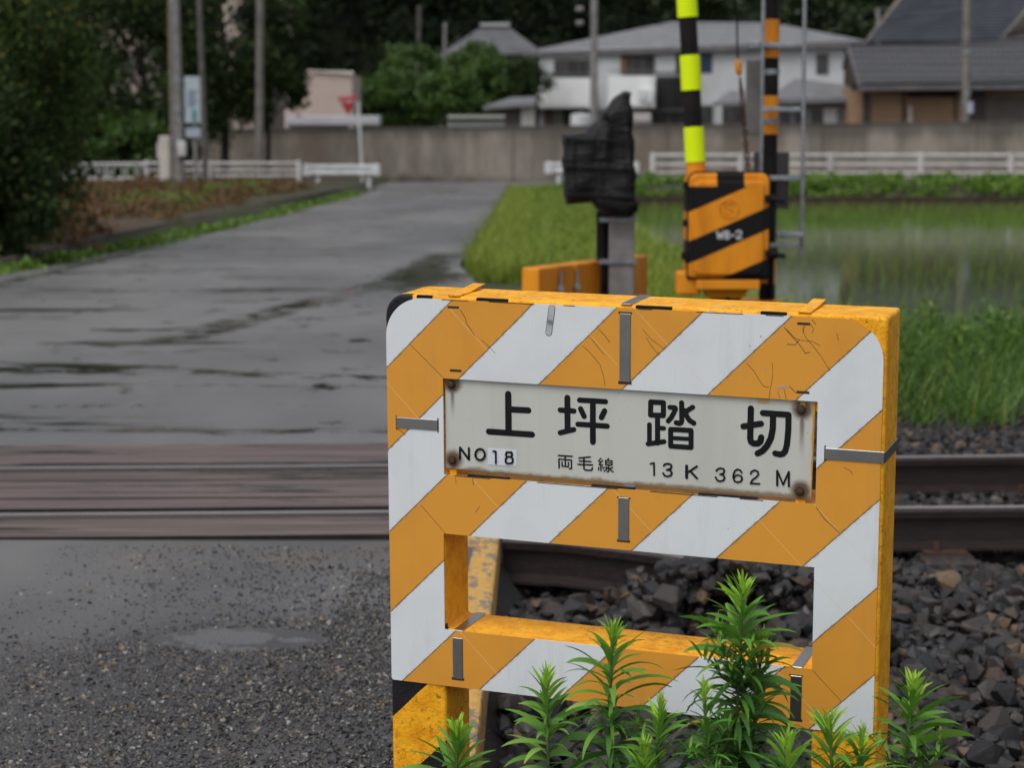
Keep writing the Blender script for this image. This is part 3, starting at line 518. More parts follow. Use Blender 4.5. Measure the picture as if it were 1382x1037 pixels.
pm_ = MB().prism([L(.1115, .006, .4115), L(.783, .006, .4055), L(.7865, .006, .5788), L(.1115, .006, .5788)], (0, .0022, 0)).build('name_plate', plate, sign, local=True, bevel=.0006, seg=1)
DU, DV = -.0016, -.0012
tx = MB(); yk = .0057
for k, (hw, pts) in enumerate(TXT): tx.stroke([(u + DU, v + DV + ZO) for u, v in pts], hw * (1.14 if k > 32 else 1.0), yk - .0013 - .00002 * k if 28 < k < 33 else yk - .000018 * k, .000002)
stk = MB(); stk.prism([L(u + DU, .0053, v + DV) for u, v in ((.1955, .4560), (.2504, .4565), (.2503, .4266), (.1951, .4257))], (0, .0005, 0)); stk.build('number_sticker', simple('sticker_white', (.66, .68, .74), (.6, .62, .68), 9, .4), pm_, local=True)
tx.build('lettering', blackdec, pm_, local=True)
for bu, bvv in ((.1259, .5687), (.1263, .429), (.7643, .5634), (.7646, .4213)):
    b = MB(); q = lambda yv: np.array(L(bu + DU, yv, bvv + DV)); b.tube([q(.0058), q(.0040)], .0080, 20); b.tube([q(.0040), q(-.0005), q(-.0012)], [.0062, .006, .0046], 10); b.build('bolt', rusty, pm_, local=True, smooth=True)
for a, b in ((.118, .131), (.755, .772)): MB().box(L(a, .0088, .396), L(b, .012, .412)).build('fixing_tab', yellow, sign, local=True)
MB().box(L(.1086, .0092, .560), L(.79, .014, .5835)).build('plate_rail', yellow, sign, local=True)

# ---------------------------------------------------------------- crossing gate machine
GD = 10.5
def gp3(x, y, D=GD): return at(x, y, D)
base = gp3(985, 400); gate = empty('gate_machine', (base[0], GD + .15, -.3), cat='crossing gate', label='orange and black striped gate machine cabinet with raised black and fluorescent yellow boom')
tl, br = gp3(929, 232), gp3(1037, 383)
ox, oz = tl[0], tl[2]; W_, H_ = br[0] - tl[0], tl[2] - br[2]
gm = Mat('machine_stripes', .42, 0, .22); g1, g2, g3 = gm.xyz(); zs = 1294.0
zx = (g1 - float(ox - base[0])) * zs + 130.0; zy = (float(oz + .3) - g3) * zs + 105.0
s_ = zy + (zx - 190.0) * .436
bk = (s_.lt(346) * zy.gt(200)).mx(s_.gt(540) * s_.lt(690)).mx(s_.gt(882) * zy.lt(812)).mx(zx.gt(318) * zx.lt(500) * zy.lt(215)); 
gn = gm.noise(9, 5, .6, (1, 1, .25)); gc = gm.mix(gn.step(.35, .7), (.74, .27, .012), (.54, .18, .010))
gm.color(gm.mix(bk, gc, (.006, .0055, .006))); gm.bump(gn, .1, .004); gm = gm.m
def rrect(x0, z0, x1, z1, r, yv, n=5, rb=None):
    rb = r if rb is None else rb; P = []
    for (cx0, cz0, a0, r_) in ((x1 - r, z1 - r, 0, r), (x0 + r, z1 - r, pi / 2, r), (x0 + rb, z0 + rb, pi, rb), (x1 - rb, z0 + rb, 1.5 * pi, rb)):
        for q in range(n + 1): a = a0 + q * pi / 2 / n; P.append((cx0 + r_ * cos(a), yv, cz0 + r_ * sin(a)))
    return P
x0, x1, z0, z1 = tl[0], br[0], br[2], tl[2]
MB().prism(rrect(x0, z0, x1, z1, .05, GD + .03, rb=.015), (0, .24, 0)).build('cabinet', gm, gate, bevel=.008)
MB().prism(rrect(x0 + .004, z0 + .03, x1 - .002, z1 - .006, .045, GD - .012, rb=.02), (0, .038, 0)).build('door', gm, gate, bevel=.012, seg=3)
dr = MB().prism(rrect(x0 + .032, z0 + .045, x1 - .03, z1 - .045, .03, GD - .03, rb=.03), (0, .02, 0)).build('door_panel', gm, gate, bevel=.01, seg=3)
cxm = (x0 + x1) / 2; MB().prism(rrect(x0 - .004, z0 + .02, x1 + .006, z1 + .004, .052, GD + .012, rb=.015), (0, .016, 0)).build('door_gasket', orblack, gate)
hp = MB(); a, b = gp3(945, 383), gp3(1017, 383); c_, d = gp3(957, 404), gp3(1003, 404)
hp.add([(a[0], GD, a[2]), (b[0], GD, b[2]), (b[0], GD + .25, b[2]), (a[0], GD + .25, a[2]), (c_[0], GD + .05, c_[2]), (d[0], GD + .05, d[2]), (d[0], GD + .2, d[2]), (c_[0], GD + .2, c_[2])], [(0, 1, 5, 4), (1, 2, 6, 5), (2, 3, 7, 6), (3, 0, 4, 7), (4, 5, 6, 7), (0, 3, 2, 1)])
hp.build('hopper', orange, gate)
MB().box((a[0] - .02, GD - .02, a[2] - .03), (b[0] + .03, GD + .02, a[2] + .02)).build('lower_lip', orange, gate, bevel=.006)
MB().tube([(c_[0] + .1, GD + .12, c_[2] + .02), (c_[0] + .1, GD + .12, -.3)], .075, 16).build('post', black, gate, smooth=True)
a, b = gp3(914, 367), gp3(946, 399); MB().box((a[0], GD + .02, b[2]), (b[0], GD + .14, a[2])).build('side_bracket', orange, gate, bevel=.012)
for yy in (301, 345, 250):
    a = gp3(928 if yy != 345 else 926, yy); MB().tube([(a[0] - .014, GD - .01, a[2] - .018), (a[0] - .014, GD - .01, a[2] + .018)], .012, 8).build('hinge', orblack, gate)
for yy in (268, 342):
    a = gp3(1040, yy); MB().box((a[0] - .03, GD - .03, a[2] - .02), (a[0] + .035, GD + .02, a[2] + .02)).tube([(a[0], GD - .04, a[2]), (a[0] + .07, GD - .05, a[2] - .012)], .014, 8).build('latch', black, gate, bevel=.004)
e = gp3(983, 281); em = MB(); em.tube([(e[0] + .047 * cos(t), GD - .031, e[2] + .047 * sin(t)) for t in np.linspace(0, 2 * pi, 25)], .005, 6)
em.tube([(e[0] + dx, GD - .031, e[2] + dz) for dx, dz in ((.022, .018), (.01, .028), (-.012, .026), (-.02, .012), (-.008, .002), (.01, -.004), (.02, -.014), (.01, -.028), (-.012, -.027), (-.023, -.017))], .005, 6); em.build('emblem', orange, gate, smooth=True)
g = lambda x, y: (gp3(900 + x / 4.94, 210 + y / 4.94)[0], gp3(900 + x / 4.94, 210 + y / 4.94)[2])
for letter in ([[(330, 503), (340, 552), (352, 515), (364, 552), (372, 503)]], [[(388, 503), (388, 552), (408, 549), (412, 536), (402, 527), (388, 526)], [(388, 503), (405, 504), (410, 515), (402, 527)]], [[(424, 530), (446, 530)]], [[(458, 512), (465, 501), (482, 500), (492, 508), (490, 522), (460, 550), (495, 550)]]):
    wt = MB()
    for q_, st in enumerate(letter): wt.stroke([g(*q) for q in st], .0038, GD - .0315 - .0002 * q_, .0001)
    wt.build('letter', whitem, dr)
bt, b0 = gp3(927, 0, GD + .12), gp3(939.5, 236, GD + .12); dv = (bt - b0) / (bt[2] - b0[2]); P = lambda zz: b0 + dv * (zz - b0[2]); ztop = 4.6
bo = MB().tube([P(b0[2] - .1), P(ztop)], [.047, .042], 20).build('boom', orblack, gate, smooth=True)
zy_ = lambda yy: gp3(935, yy, GD + .12)[2]
for ya, yb in ((218.5, 171), (121.5, 74), (23, -26), (-74, -122), (-172, -220), (-270, -320)): MB().tube([P(zy_(ya)), P(zy_(yb))], [.0535, .0525], 24).build('reflective_sleeve', fluo, bo, smooth=True)
MB().tube([P(b0[2] - .03), P(zy_(219))], .05, 16).build('boom_holder', orange, gate, smooth=True)

ch = empty('guy_chain', gp3(1010, 232, GD + .2), cat='chain', label='rusty chain and wire with small insulator hanging above the gate cabinet')
p0, p1, p2, p3 = gp3(993, -60, GD + .2), gp3(995.5, 78, GD + .2), gp3(1004, 165, GD + .2), gp3(1010, 232, GD + .2)
MB().tube([p0, p1], .005, 6).build('wire', black, ch); MB().tube([p1, (p1 + p2) / 2 + [.006, 0, .12]], .004, 6).build('wire', black, ch)
MB().tube([gp3(995.5, 80, GD + .2), gp3(996.2, 84, GD + .2), gp3(997.5, 98, GD + .2), gp3(998, 102, GD + .2)], [.008, .016, .016, .006], 10).build('insulator', orange, ch, smooth=True)
for q in (-.008, .008): MB().tube([gp3(998.5, 104, GD + .2) + [0, 0, 0], (p1 + p2) / 2 + [.008 + q, 0, -.05], gp3(1004.5, 170, GD + .2) + [q, 0, 0]], .005, 6).build('turnbuckle_rod', rusty, ch)
for k in range(9):
    t = k / 8; c_ = gp3(1004.5, 172, GD + .2) * (1 - t) + p3 * t; ax = np.array([1, 0, 0]) if k % 2 else np.array([0, 1, 0])
    MB().tube([c_ + ax * .010 * cos(a) + np.array([0, 0, .017]) * sin(a) for a in np.linspace(0, 2 * pi, 13)], .0055, 6).build('chain_link', rusty, ch, smooth=True)

# ---------------------------------------------------------------- signal post with ladder
SD = 11.0; s0 = at(1036.5, 300, SD); post = empty('signal_post', (s0[0], SD, -.3), cat='signal post', label='black and orange banded signal post carrying a grey ladder and dark control box')
sp_ = MB(); zz = lambda yy: at(1036, yy, SD)[2]
segs = [(None, 383, 0), (383, 334, 1), (334, 181, 0), (181, 129, 1), (129, 78, 0), (78, 26, 1), (26, -26, 0), (-26, -78, 1), (-78, -130, 0), (-130, -180, 1), (-180, -240, 0)]
for ya, yb, mi in segs:
    sp_.cur = mi; sp_.tube([(s0[0], SD, -.3 if ya is None else zz(ya)), (s0[0], SD, zz(yb))], .045 + (.0015 if mi else 0), 20)
sp_.build('pole', [orblack, orange], post, smooth=True)
ld = MB(); lx0, lx1 = at(1030.5, 0, SD - .1)[0], at(1083, 0, SD - .1)[0]; lx1b = at(1082, 340, SD - .1)[0]
lad = MB(); lad.tube([(lx0, SD - .1, zz(248)), (lx0, SD - .1, 4.4)], .0105, 8); lad.tube([(lx1b, SD - .1, zz(342)), (lx1, SD - .1, 4.4)], .0115, 8)
lad.build('ladder_rail', steel, post, smooth=True)
for yy in (62, 148, 240, 330, -26, -115): MB().box((lx0, SD - .115, zz(yy) - .012), (lx1, SD - .085, zz(yy) + .014)).build('ladder_rung', steel, post, bevel=.003)
for yy in (97, 163, 318, 62): 
    MB().tube([(s0[0], SD, zz(yy) - .015), (s0[0], SD, zz(yy) + .015)], .051, 20).build('clamp', steel, post)
a, b = at(1009, 55, SD - .06), at(1034, 66, SD - .06); MB().box((a[0], SD - .08, b[2]), (b[0], SD - .03, a[2])).build('bracket', steel, post, bevel=.006)
a, b = at(1046, 311, SD - .06), at(1082, 323, SD - .06); MB().box((a[0], SD - .13, b[2] + .01), (b[0], SD - .06, a[2] - .01)).tube([(a[0] + .04, SD - .15, a[2] - .02), (a[0] + .04, SD - .05, a[2] - .02)], .02, 8).build('bracket', steel, post, bevel=.004)
a, b = at(1021, 205, SD + .05), at(1062, 281, SD + .05); bx = MB().box((a[0], SD - .02, b[2]), (b[0], SD + .18, a[2])).build('control_box', simple('dark_box_paint', (.035, .026, .026), (.022, .018, .018), 6, .5), post, bevel=.006)
a, b = at(1007, 80, SD + .15), at(1028, 182, SD + .15); MB().box((a[0], SD + .13, b[2]), (b[0], SD + .15, a[2])).build('back_plate', simple('dull_aluminium', (.19, .19, .19), (.13, .13, .13), 4, .55, 0, .3), post, bevel=.004)
for dx, ya, yb in ((-.03, 250, 460), (.012, 280, 470)): MB().tube([(s0[0] + dx, SD - .07, zz(ya)), (s0[0] + dx, SD - .07, zz(yb))], .016, 8).build('conduit', black, post)
a = at(1037, 342, SD - .1); MB().box((a[0] - .02, SD - .13, a[2] - .03), (a[0] + .05, SD - .06, a[2] + .03)).build('junction_box', orblack, post, bevel=.008)
a, b = at(1003, 399, SD), at(1052, 410, SD); MB().box((a[0], SD - .15, -.3), (b[0], SD + .15, a[2] - .02)).build('footing', orange, post, bevel=.02)

# ---------------------------------------------------------------- hooded device and orange guard beam
TD = 11.2; hd = at(838, 290, TD); dev = empty('covered_signal', (hd[0], TD, -.3), cat='covered signal', label='concrete stub post carrying a device wrapped in a black tarpaulin hood')
a, b = at(822, 280, TD), at(856, 280, TD); MB().box((a[0], TD - .06, -.3), (b[0], TD + .07, a[2])).build('post', conc2, dev, bevel=.01)
a = at(813.5, 285, TD + .05); MB().tube([(a[0], TD + .05, a[2]), (a[0], TD + .05, -.3)], .035, 12).build('pipe', orblack, dev, smooth=True)
for yy in (352, 296): 
    a, b = at(808, yy, TD), at(858, yy, TD); MB().box((a[0], TD - .072, a[2] - .012), (b[0], TD - .062, a[2] + .012)).build('clamp', steel, dev)
outl = [(760, 182), (790, 179), (800, 168), (815, 152), (828, 135), (840, 124.5), (850, 127), (852, 150), (854, 190), (856, 235), (857, 262), (859, 285), (845, 292), (815, 291), (802, 280), (797, 272), (764, 275), (761, 230)]
tb = bmesh.new(); O3 = [at(x_, y_, TD) for x_, y_ in outl]; cz = at(822, 225, TD); rings = []
for dy, sc1 in ((-.17, .80), (-.15, .97), (-.07, 1.02), (.06, 1.02), (.15, .96), (.17, .8)):
    rings.append([tb.verts.new((cz[0] + (p[0] - cz[0]) * sc1, TD + dy, cz[2] + (p[2] - cz[2]) * (sc1 if sc1 < .9 else sc1))) for p in O3])
for r0, r1 in zip(rings[:-1], rings[1:]):
    for i in range(len(O3)): tb.faces.new([r0[i], r0[(i + 1) % len(O3)], r1[(i + 1) % len(O3)], r1[i]])
tb.faces.new(rings[0]); tb.faces.new(rings[-1][::-1]); bmesh.ops.triangulate(tb, faces=[f for f in tb.faces if len(f.verts) > 4]); bmesh.ops.recalc_face_normals(tb, faces=tb.faces)
bmesh.ops.subdivide_edges(tb, edges=tb.edges, cuts=3, use_grid_fill=True)
for v in tb.verts:
    x_, z_ = v.co.x, v.co.z; k = .010 * sin(z_ * 38 + 2.2 * sin(x_ * 13)) + .004 * sin(z_ * 75 + x_ * 30)
    d = v.co - __import__('mathutils').Vector((cz[0], TD, cz[2])); v.co.y += k * (1 if d.y > 0 else -1); v.co.x += k * .6 * (1 if d.x > 0 else -1); v.co -= __import__('mathutils').Vector(dev.location)
me = bpy.data.meshes.new('tarpaulin_hood'); tb.to_mesh(me); tb.free(); me.materials.append(tarp); me.polygons.foreach_set('use_smooth', [True] * len(me.polygons)); to = bpy.data.objects.new('tarpaulin_hood', me); COL.objects.link(to); to.parent = dev
for yy in (189, 226, 263):
    a, b = at(759, yy + 1, TD), at(857, yy, TD); MB().tube([(a[0] + .01, TD - .02, a[2]), (a[0] + .02, TD - .185, a[2] + .01), (b[0] - .02, TD - .185, b[2] - .01), (b[0] - .005, TD, b[2])], .006, 6).build('cord', black, dev)
A_, B_ = at(727, 362, 10.55), at(875, 344, 11.8); gb = empty('guard_beam', (A_[0], A_[1], -.3), cat='guard beam', label='orange steel guard beam standing around the hooded device beside the road')
dv = B_ - A_; nv = np.array([-dv[1], dv[0], 0]) / math.hypot(dv[0], dv[1]) * -1; th_ = .10
def beamseg(t0, t1, nm, top=0):
    a, b = A_ + dv * t0, A_ + dv * t1; n_ = np.array([-dv[1], dv[0], 0]) / math.hypot(dv[0], dv[1]) * th_
    MB().prism([(a[0], a[1], a[2] - .42), (b[0], b[1], b[2] - .42), (b[0], b[1], b[2] + top), (a[0], a[1], a[2] + top)], tuple(n_)).build(nm, orange, gb, bevel=.01)
beamseg(0, .31, 'beam_panel'); beamseg(.315, .64, 'beam_panel'); beamseg(.645, 1.0, 'beam_panel')
for t in (.02, .5, .96): a = A_ + dv * t + [-.05, .06, 0]; MB().box((a[0] - .03, a[1] - .03, -.3), (a[0] + .03, a[1] + .03, a[2] - .1)).build('leg', orange, gb)
for t in (.31, .64, .17): a = A_ + dv * t; MB().tube([(a[0] + .01, a[1] - .012, a[2] - .03), (a[0] + .01, a[1] - .012, a[2] - .4)], .008, 6).tube([(a[0] + .01, a[1] - .03, a[2] - .12), (a[0] + .01, a[1] + .02, a[2] - .12)], .018, 6).build('bolt_rod', steel, gb)

# ---------------------------------------------------------------- white fences, guard rails, road sign, poles
def pipe_fence(px, ybot, D0, D1, ytops, label, group=None, postw=.075, rails=(.0, .22, .45), h=.86, zb=.04):
    pts = []
    for x_ in px: t = (x_ - px[0]) / (px[-1] - px[0]); D = D0 + (D1 - D0) * t; pts.append(np.array([(x_ - CXP) / F_PX * D * 1.006, D, zb]))
    f = empty('pipe_fence', pts[0], cat='fence', label=label)
    for p in pts: MB().box((p[0] - postw, p[1] - .2, p[2] - .3), (p[0] + postw, p[1] + .04, p[2] + h + .03)).build('post', whitepipe, f, bevel=.02)
    for k, (r0, rad) in enumerate(rails): MB().tube([(p[0], p[1] - .07, p[2] + h - r0) for p in pts], rad, 8).build('rail', whitepipe, f, smooth=True)
    return f
pipe_fence([878, 995, 1115, 1235, 1355, 1475], 243, 67.5, 67.5, None, 'long white pipe fence along the paddy in front of the concrete wall', rails=((.05, .052), (.36, .05), (.63, .042), (.76, .022)), zb=.07, postw=.07)
pipe_fence([204, 287, 407], 248, 61, 61, None, 'white pipe fence behind the three poles left of the road', rails=((.05, .04), (.25, .032), (.42, .032), (.62, .032)), h=.74, zb=.0, postw=.06)
def guard_rail(x0, x1, yt, D, label, zb=-.2):
    a, b = at(x0, yt, D), at(x1, yt, D); f = empty('guard_rail', (a[0], D, zb), cat='guard rail', label=label); m = MB()
    pr = [(0, .0), (-.05, -.04), (-.05, -.11), (0, -.16), (0, -.2), (-.05, -.25), (-.05, -.31), (0, -.36)]
    m.prism([(a[0], D + yv, a[2] + zv) for yv, zv in pr] + [(a[0], D + yv + .02, a[2] + zv) for yv, zv in pr[::-1]], (b[0] - a[0], 0, 0)); m.build('beam', whitem, f)
    for x_ in (a[0] + .35, b[0] - .25) if x1 - x0 > 30 else (a[0] + .35,): MB().tube([(x_, D + .09, zb - .1), (x_, D + .09, a[2] - .02)], .07, 10).build('post', whitem, f, smooth=True)
    for x_ in ((a[0], b[0])): MB().prism([(x_ - .12, D - .1, a[2] + .02), (x_ + .12, D - .1, a[2] + .02), (x_ + .12, D - .1, a[2] - .38), (x_ - .12, D - .1, a[2] - .38)], (0, .14, 0)).build('end_cap', whitem, f, bevel=.04)
    return f
guard_rail(414, 508, 222, 66, 'white corrugated guard rail behind the foot of the red stop sign')
guard_rail(740, 858, 219, 68, 'white guard rail on the grass verge partly hidden by the black hood', zb=-.2)
rf = empty('ring_fence', (-13, 60, .1), cat='fence', label='low grey ornamental fence with a row of rings under the dark trees')
a, b = at(62, 222, 60), at(200, 221, 60); a2, b2 = at(62, 243, 60), at(200, 241, 60)
gpipe = simple('grey_pipe_paint', (.42, .41, .42), (.3, .3, .3), 3, .5)
MB().tube([a, b], .05, 8).build('rail', gpipe, rf); MB().tube([a2, b2], .05, 8).build('rail', gpipe, rf)
for x_ in (66, 143, 199): q = at(x_, 220, 60.05); r_ = at(x_, 248, 60.05); MB().tube([q, r_], .05, 8).build('post', gpipe, rf)
for k in range(7):
    c_ = at(90 + k * 17.3, 232, 60); MB().tube([c_ + np.array([.15 * cos(t), 0, .19 * sin(t)]) for t in np.linspace(0, 2 * pi, 17)], .028, 6).build('ring', gpipe, rf, smooth=True)
st = at(488, 252, 66.5); sg = empty('stop_sign', (st[0], 66.5, -.2), cat='road sign', label='red inverted triangle stop sign on a leaning white pole')
top = at(483.5, 136, 66.5); MB().tube([(st[0] + .04, 66.5, -.3), top], .05, 10).build('pole', whitem, sg, smooth=True)
red = simple('sign_red', (.42, .012, .018), (.33, .01, .015), 3, .45)
t0, t1, t2 = at(455, 131, 66.4), at(483, 129, 66.4), at(470, 156, 66.4); MB().prism([t0, t1, t2], (0, .03, 0)).build('plate', red, sg, bevel=.02)
fc = bpy.data.curves.new('legend', 'FONT'); fc.body = '止まれ'; fc.size = .17; fc.align_x = 'CENTER'; fc.extrude = .003; fo = bpy.data.objects.new('tmp', fc); COL.objects.link(fo)
bpy.context.view_layer.update(); dg = bpy.context.evaluated_depsgraph_get(); mt = bpy.data.meshes.new_from_object(fo.evaluated_get(dg)); bpy.data.objects.remove(fo)
lg = bpy.data.objects.new('lettering', mt); mt.materials.clear(); mt.materials.append(whitem); COL.objects.link(lg); lg.parent = sg; lp = at(469.5, 139, 66.38); lg.location = (lp[0] - st[0], -.13, lp[2] + .2); lg.rotation_euler = (pi / 2, 0, 0)

def pole(x0, y0, x1, y1, D, r0, r1, m, label, zb=-.2, extra=None):
    a = at(x0, y0, D); b = at(x1, y1, D); d = (a - b) / (a[2] - b[2]); top = b + d * (8.5 - b[2]); bot = b + d * (zb - b[2])
    e = empty('utility_pole', bot, cat='pole', label=label); MB().tube([bot, top], [r0, r1], 14).build('shaft', m, e, smooth=True)
    return e, a, b
pe, a, b = pole(235, 0, 242, 262, 52, .16, .12, conc2, 'pale grey concrete utility pole beside the white cabinet', .0)
MB().tube([at(228, 0, 51.8), at(232, 262, 51.8)], .03, 6).build('cable_guard', simple('yellowed_cover', (.2, .17, .1), (.14, .12, .08), 3, .6), pe)
for yy in (108, 196, 148): q = at(238, yy, 52); MB().tube([q - [0, 0, .05], q + [0, 0, .05]], .16, 14).build('pole_strap', steel, pe)
darkp = simple('weathered_pole', (.11, .10, .09), (.06, .055, .05), 5, .8, .1)
pole(269, 0, 278, 250, 56, .085, .075, darkp, 'thin dark leaning pole beside the vertical notice board', .0)
pole(351, 0, 350, 250, 62, .13, .11, simple('brown_grey_pole', (.17, .155, .14), (.10, .09, .08), 5, .8, .1), 'brown grey pole standing nearest the road left of the stop sign', -.1)
pp, a, b = pole(802, 0, 801, 170, 84, .16, .14, conc2, 'concrete utility pole rising behind the wall in front of the white house', -.2)
for yy in (12, 31): q = at(794 - 12, yy, 83.6); MB().tube([q - [.14, 0, 0], q + [.14, 0, 0]], .11, 10).build('insulator', conc2, pp, smooth=True)
pp, a, b = pole(1305, 0, 1303, 170, 80, .17, .15, simple('mottled_pole', (.20, .18, .16), (.11, .10, .09), 3, .8, .1), 'mottled concrete utility pole in front of the tiled brown house', -.2)
q = at(1309, 145, 79.7); MB().box((q[0] - .12, q[1] - .05, q[2] - .22), (q[0] + .12, q[1], q[2] + .22)).build('meter_plate', simple('pale_plate', (.34, .38, .45), (.3, .33, .4), 3, .5), pp)
for yy in (70, 125): q = at(1304.5, yy, 80); MB().tube([q - [0, 0, .07], q + [0, 0, .07]], .18, 14).build('pole_strap', steel, pp)
pole(566, 0, 564, 112, 110, .13, .11, darkp, 'thin dark pole among the bushes left of the hip roofed house', 0)
pole(602, 0, 600, 62, 125, .12, .1, conc2, 'faint grey pole against the forest above the hip roof', 0)
pole(1185, 0, 1185, 62, 112, .14, .12, conc2, 'grey pole behind the left edge of the big tiled roof', 0)
for (xa, ya, xb, yb, Da, Db) in ((-60, 2, 351, 14, 50, 62), (351, 14, 802, 22, 62, 84), (351, 22, 802, 30, 62, 84), (351, 60, 802, 60, 62, 84), (802, 20, 1305, 6, 84, 80), (802, 30, 1305, 15, 84, 80), (-60, 22, 351, 24, 50, 62)):
    a, b = at(xa, ya, Da), at(xb, yb, Db); MB().tube([a * (1 - t) + b * t - np.array([0, 0, 1.2 * t * (1 - t)]) for t in np.linspace(0, 1, 9)], .012, 5).build('power_line', black, label='thin dark overhead power line strung between the utility poles', cat='power line', group='overhead wires between the poles', loc=a)
nb = empty('notice_board', at(262, 250, 54), cat='notice board', label='tall white notice board with blue and teal writing between two poles')
q0, q1 = at(249, 103, 54), at(271, 166, 54); MB().box((q0[0], 53.95, q1[2]), (q1[0], 54, q0[2])).build('board', simple('pale_blue_board', (.40, .46, .50), (.34, .40, .44), 3, .5), nb, bevel=.01)
tealm = simple('teal_print', (.0, .26, .27), (.01, .2, .22), 3, .5); bluem = simple('blue_print', (.09, .17, .27), (.12, .2, .3), 3, .5)
for i in range(6):
    a = at(253, 122 + 4 * i, 53.9); b = at(266 - (i % 3) * 2, 122 + 4 * i, 53.9); MB().box((a[0], 53.93, a[2] - .012), (b[0], 53.945, a[2] + .012)).build('print_line', bluem, nb)
for i in range(4):
    a = at(259, 149 + 4.2 * i, 53.9); MB().box((a[0], 53.93, a[2] - .03), (a[0] + .11, 53.945, a[2] + .02)).build('print_block', tealm, nb)
q0, q1 = at(251, 172, 54), at(271, 185, 54); MB().box((q0[0], 53.95, q1[2]), (q1[0], 54, q0[2])).build('small_board', simple('pale_blue_plate', (.26, .32, .42), (.4, .42, .45), 9, .5), nb)
a = at(263, 166, 54.05); MB().tube([(a[0], 54.06, a[2] + .2), (a[0], 54.06, 0)], .05, 8).build('pole', conc2, nb)
cab = empty('street_cabinet', at(224, 245, 53), cat='cabinet', label='cream street cabinet standing against the pale utility pole')
q0, q1 = at(215, 183, 53), at(230, 244, 53); MB().box((q0[0], 52.9, q1[2]), (q1[0], 53.3, q0[2])).build('cabinet_body', simple('cream_paint', (.52, .49, .44), (.42, .39, .35), 2, .5), cab, bevel=.03)
q0, q1 = at(212, 192, 53), at(215, 214, 53); MB().box((q0[0], 52.95, q1[2]), (q1[0], 53.1, q0[2])).build('side_box', whitepipe, cab)
mb_ = empty('meter_box', at(245, 200, 51.5), cat='meter box', label='small white box strapped to the pale utility pole'); q0, q1 = at(240, 190, 51.6), at(251, 211, 51.6); MB().box((q0[0], 51.5, q1[2]), (q1[0], 51.75, q0[2])).build('box_body', whitepipe, mb_, bevel=.03)
q0, q1 = at(242, 212, 51.6), at(249, 216, 51.6); MB().box((q0[0], 51.55, q1[2]), (q1[0], 51.7, q0[2])).build('cable_entry', black, mb_)

# ---------------------------------------------------------------- concrete wall
cw = MB(); wp = [(-200, 177), (270, 176), (500, 174.5), (700, 172), (860, 170), (1100, 168.5), (1500, 163)]
for (xa, ya), (xb, yb) in zip(wp[:-1], wp[1:]):
    a, b = at(xa, ya, 78), at(xb, yb, 78); cw.add([(a[0], 78, -.5), (b[0], 78, -.5), (b[0], 78, b[2]), (a[0], 78, a[2]), (a[0], 78.25, -.5), (b[0], 78.25, -.5), (b[0], 78.25, b[2]), (a[0], 78.25, a[2])], [(0, 1, 2, 3), (3, 2, 6, 7), (4, 7, 6, 5)])
cwo = empty('concrete_wall', (0, 78, -.3), cat='wall', label='long stained grey concrete wall running behind the road and paddy')
cw.build('wall_face', concrete, cwo)
cp = MB()
for (xa, ya), (xb, yb) in zip(wp[:-1], wp[1:]): a, b = at(xa, ya, 78), at(xb, yb, 78); cp.prism([(a[0], 77.96, a[2]), (a[0], 78.29, a[2]), (a[0], 78.29, a[2] + .06), (a[0], 77.96, a[2] + .06)], (b[0] - a[0], 0, b[2] - a[2]))
cp.build('coping', simple('dark_coping', (.13, .12, .11), (.08, .075, .07), 2, .9), cwo)

# ---------------------------------------------------------------- houses
def quad(Df, x0, y0, x1, y1, off=0, th=.1):
    P = [at(x0, y1, Df(x0) - off), at(x1, y1, Df(x1) - off), at(x1, y0, Df(x1) - off), at(x0, y0, Df(x0) - off)]
    P[0][2] = P[0][2]; return MB().prism(P, (0, th, 0))
wallw = simple('white_render', (.46, .47, .48), (.39, .40, .41), .8, .7); winm = simple('dark_window', (.035, .036, .04), (.07, .065, .06), 1.2, .15)
woodw = simple('brown_shutter', (.13, .075, .04), (.09, .05, .03), 3, .6); navy = simple('navy_panel', (.02, .035, .075), (.015, .025, .06), 3, .4)
slate = simple('grey_slate_roof', (.20, .20, .21), (.13, .13, .14), 2.5, .42, .3, stretch=(1, 1, 4), bd=.05); fascia = simple('roof_fascia', (.13, .12, .125), (.09, .085, .09), 2, .6)
Dw = lambda x_: 1 / (1 / 104 + (x_ - 725) / 425 * (1 / 90 - 1 / 104))
hw_ = empty('white_house', (8, 97, -.2), cat='house', label='two storey white house with grey hip roof and balconies behind the wall')
Pt = [at(728, 66, Dw(728)), at(1140, 54, Dw(1140))]
a, b = Pt; n_ = np.array([.4, 9.5, 0]); MB().prism([(a[0], a[1], -.2), (b[0], b[1], -.2), b, (a[0], a[1], a[2])], tuple(n_)).build('wall', wallw, hw_)
eL, eR = at(706, 70, 104.6), at(1166, 54, 89); eLb, eRb = eL + [0.6, 11.5, 0], eR + [.6, 11.5, 0]; r0, r1 = at(905, 29, 103), at(1042, 30, 98)
r = MB(); r.add([eL, eR, eRb, eLb, r0, r1], [(0, 1, 5, 4), (1, 2, 5), (2, 3, 4, 5), (3, 0, 4)]); r.add([p - [0, 0, .0] for p in (eL, eR, eRb, eLb)] + [p - [0, 0, .28] for p in (eL, eR, eRb, eLb)], [(0, 4, 5, 1), (1, 5, 6, 2), (2, 6, 7, 3), (3, 7, 4, 0), (4, 7, 6, 5)]); ro = r.build('roof', slate, hw_)
MB().prism([eL - [0, .03, .02], eR - [0, .03, .02], eR - [0, .03, .27], eL - [0, .03, .27]], (0, -.02, 0)).build('fascia', fascia, ro)
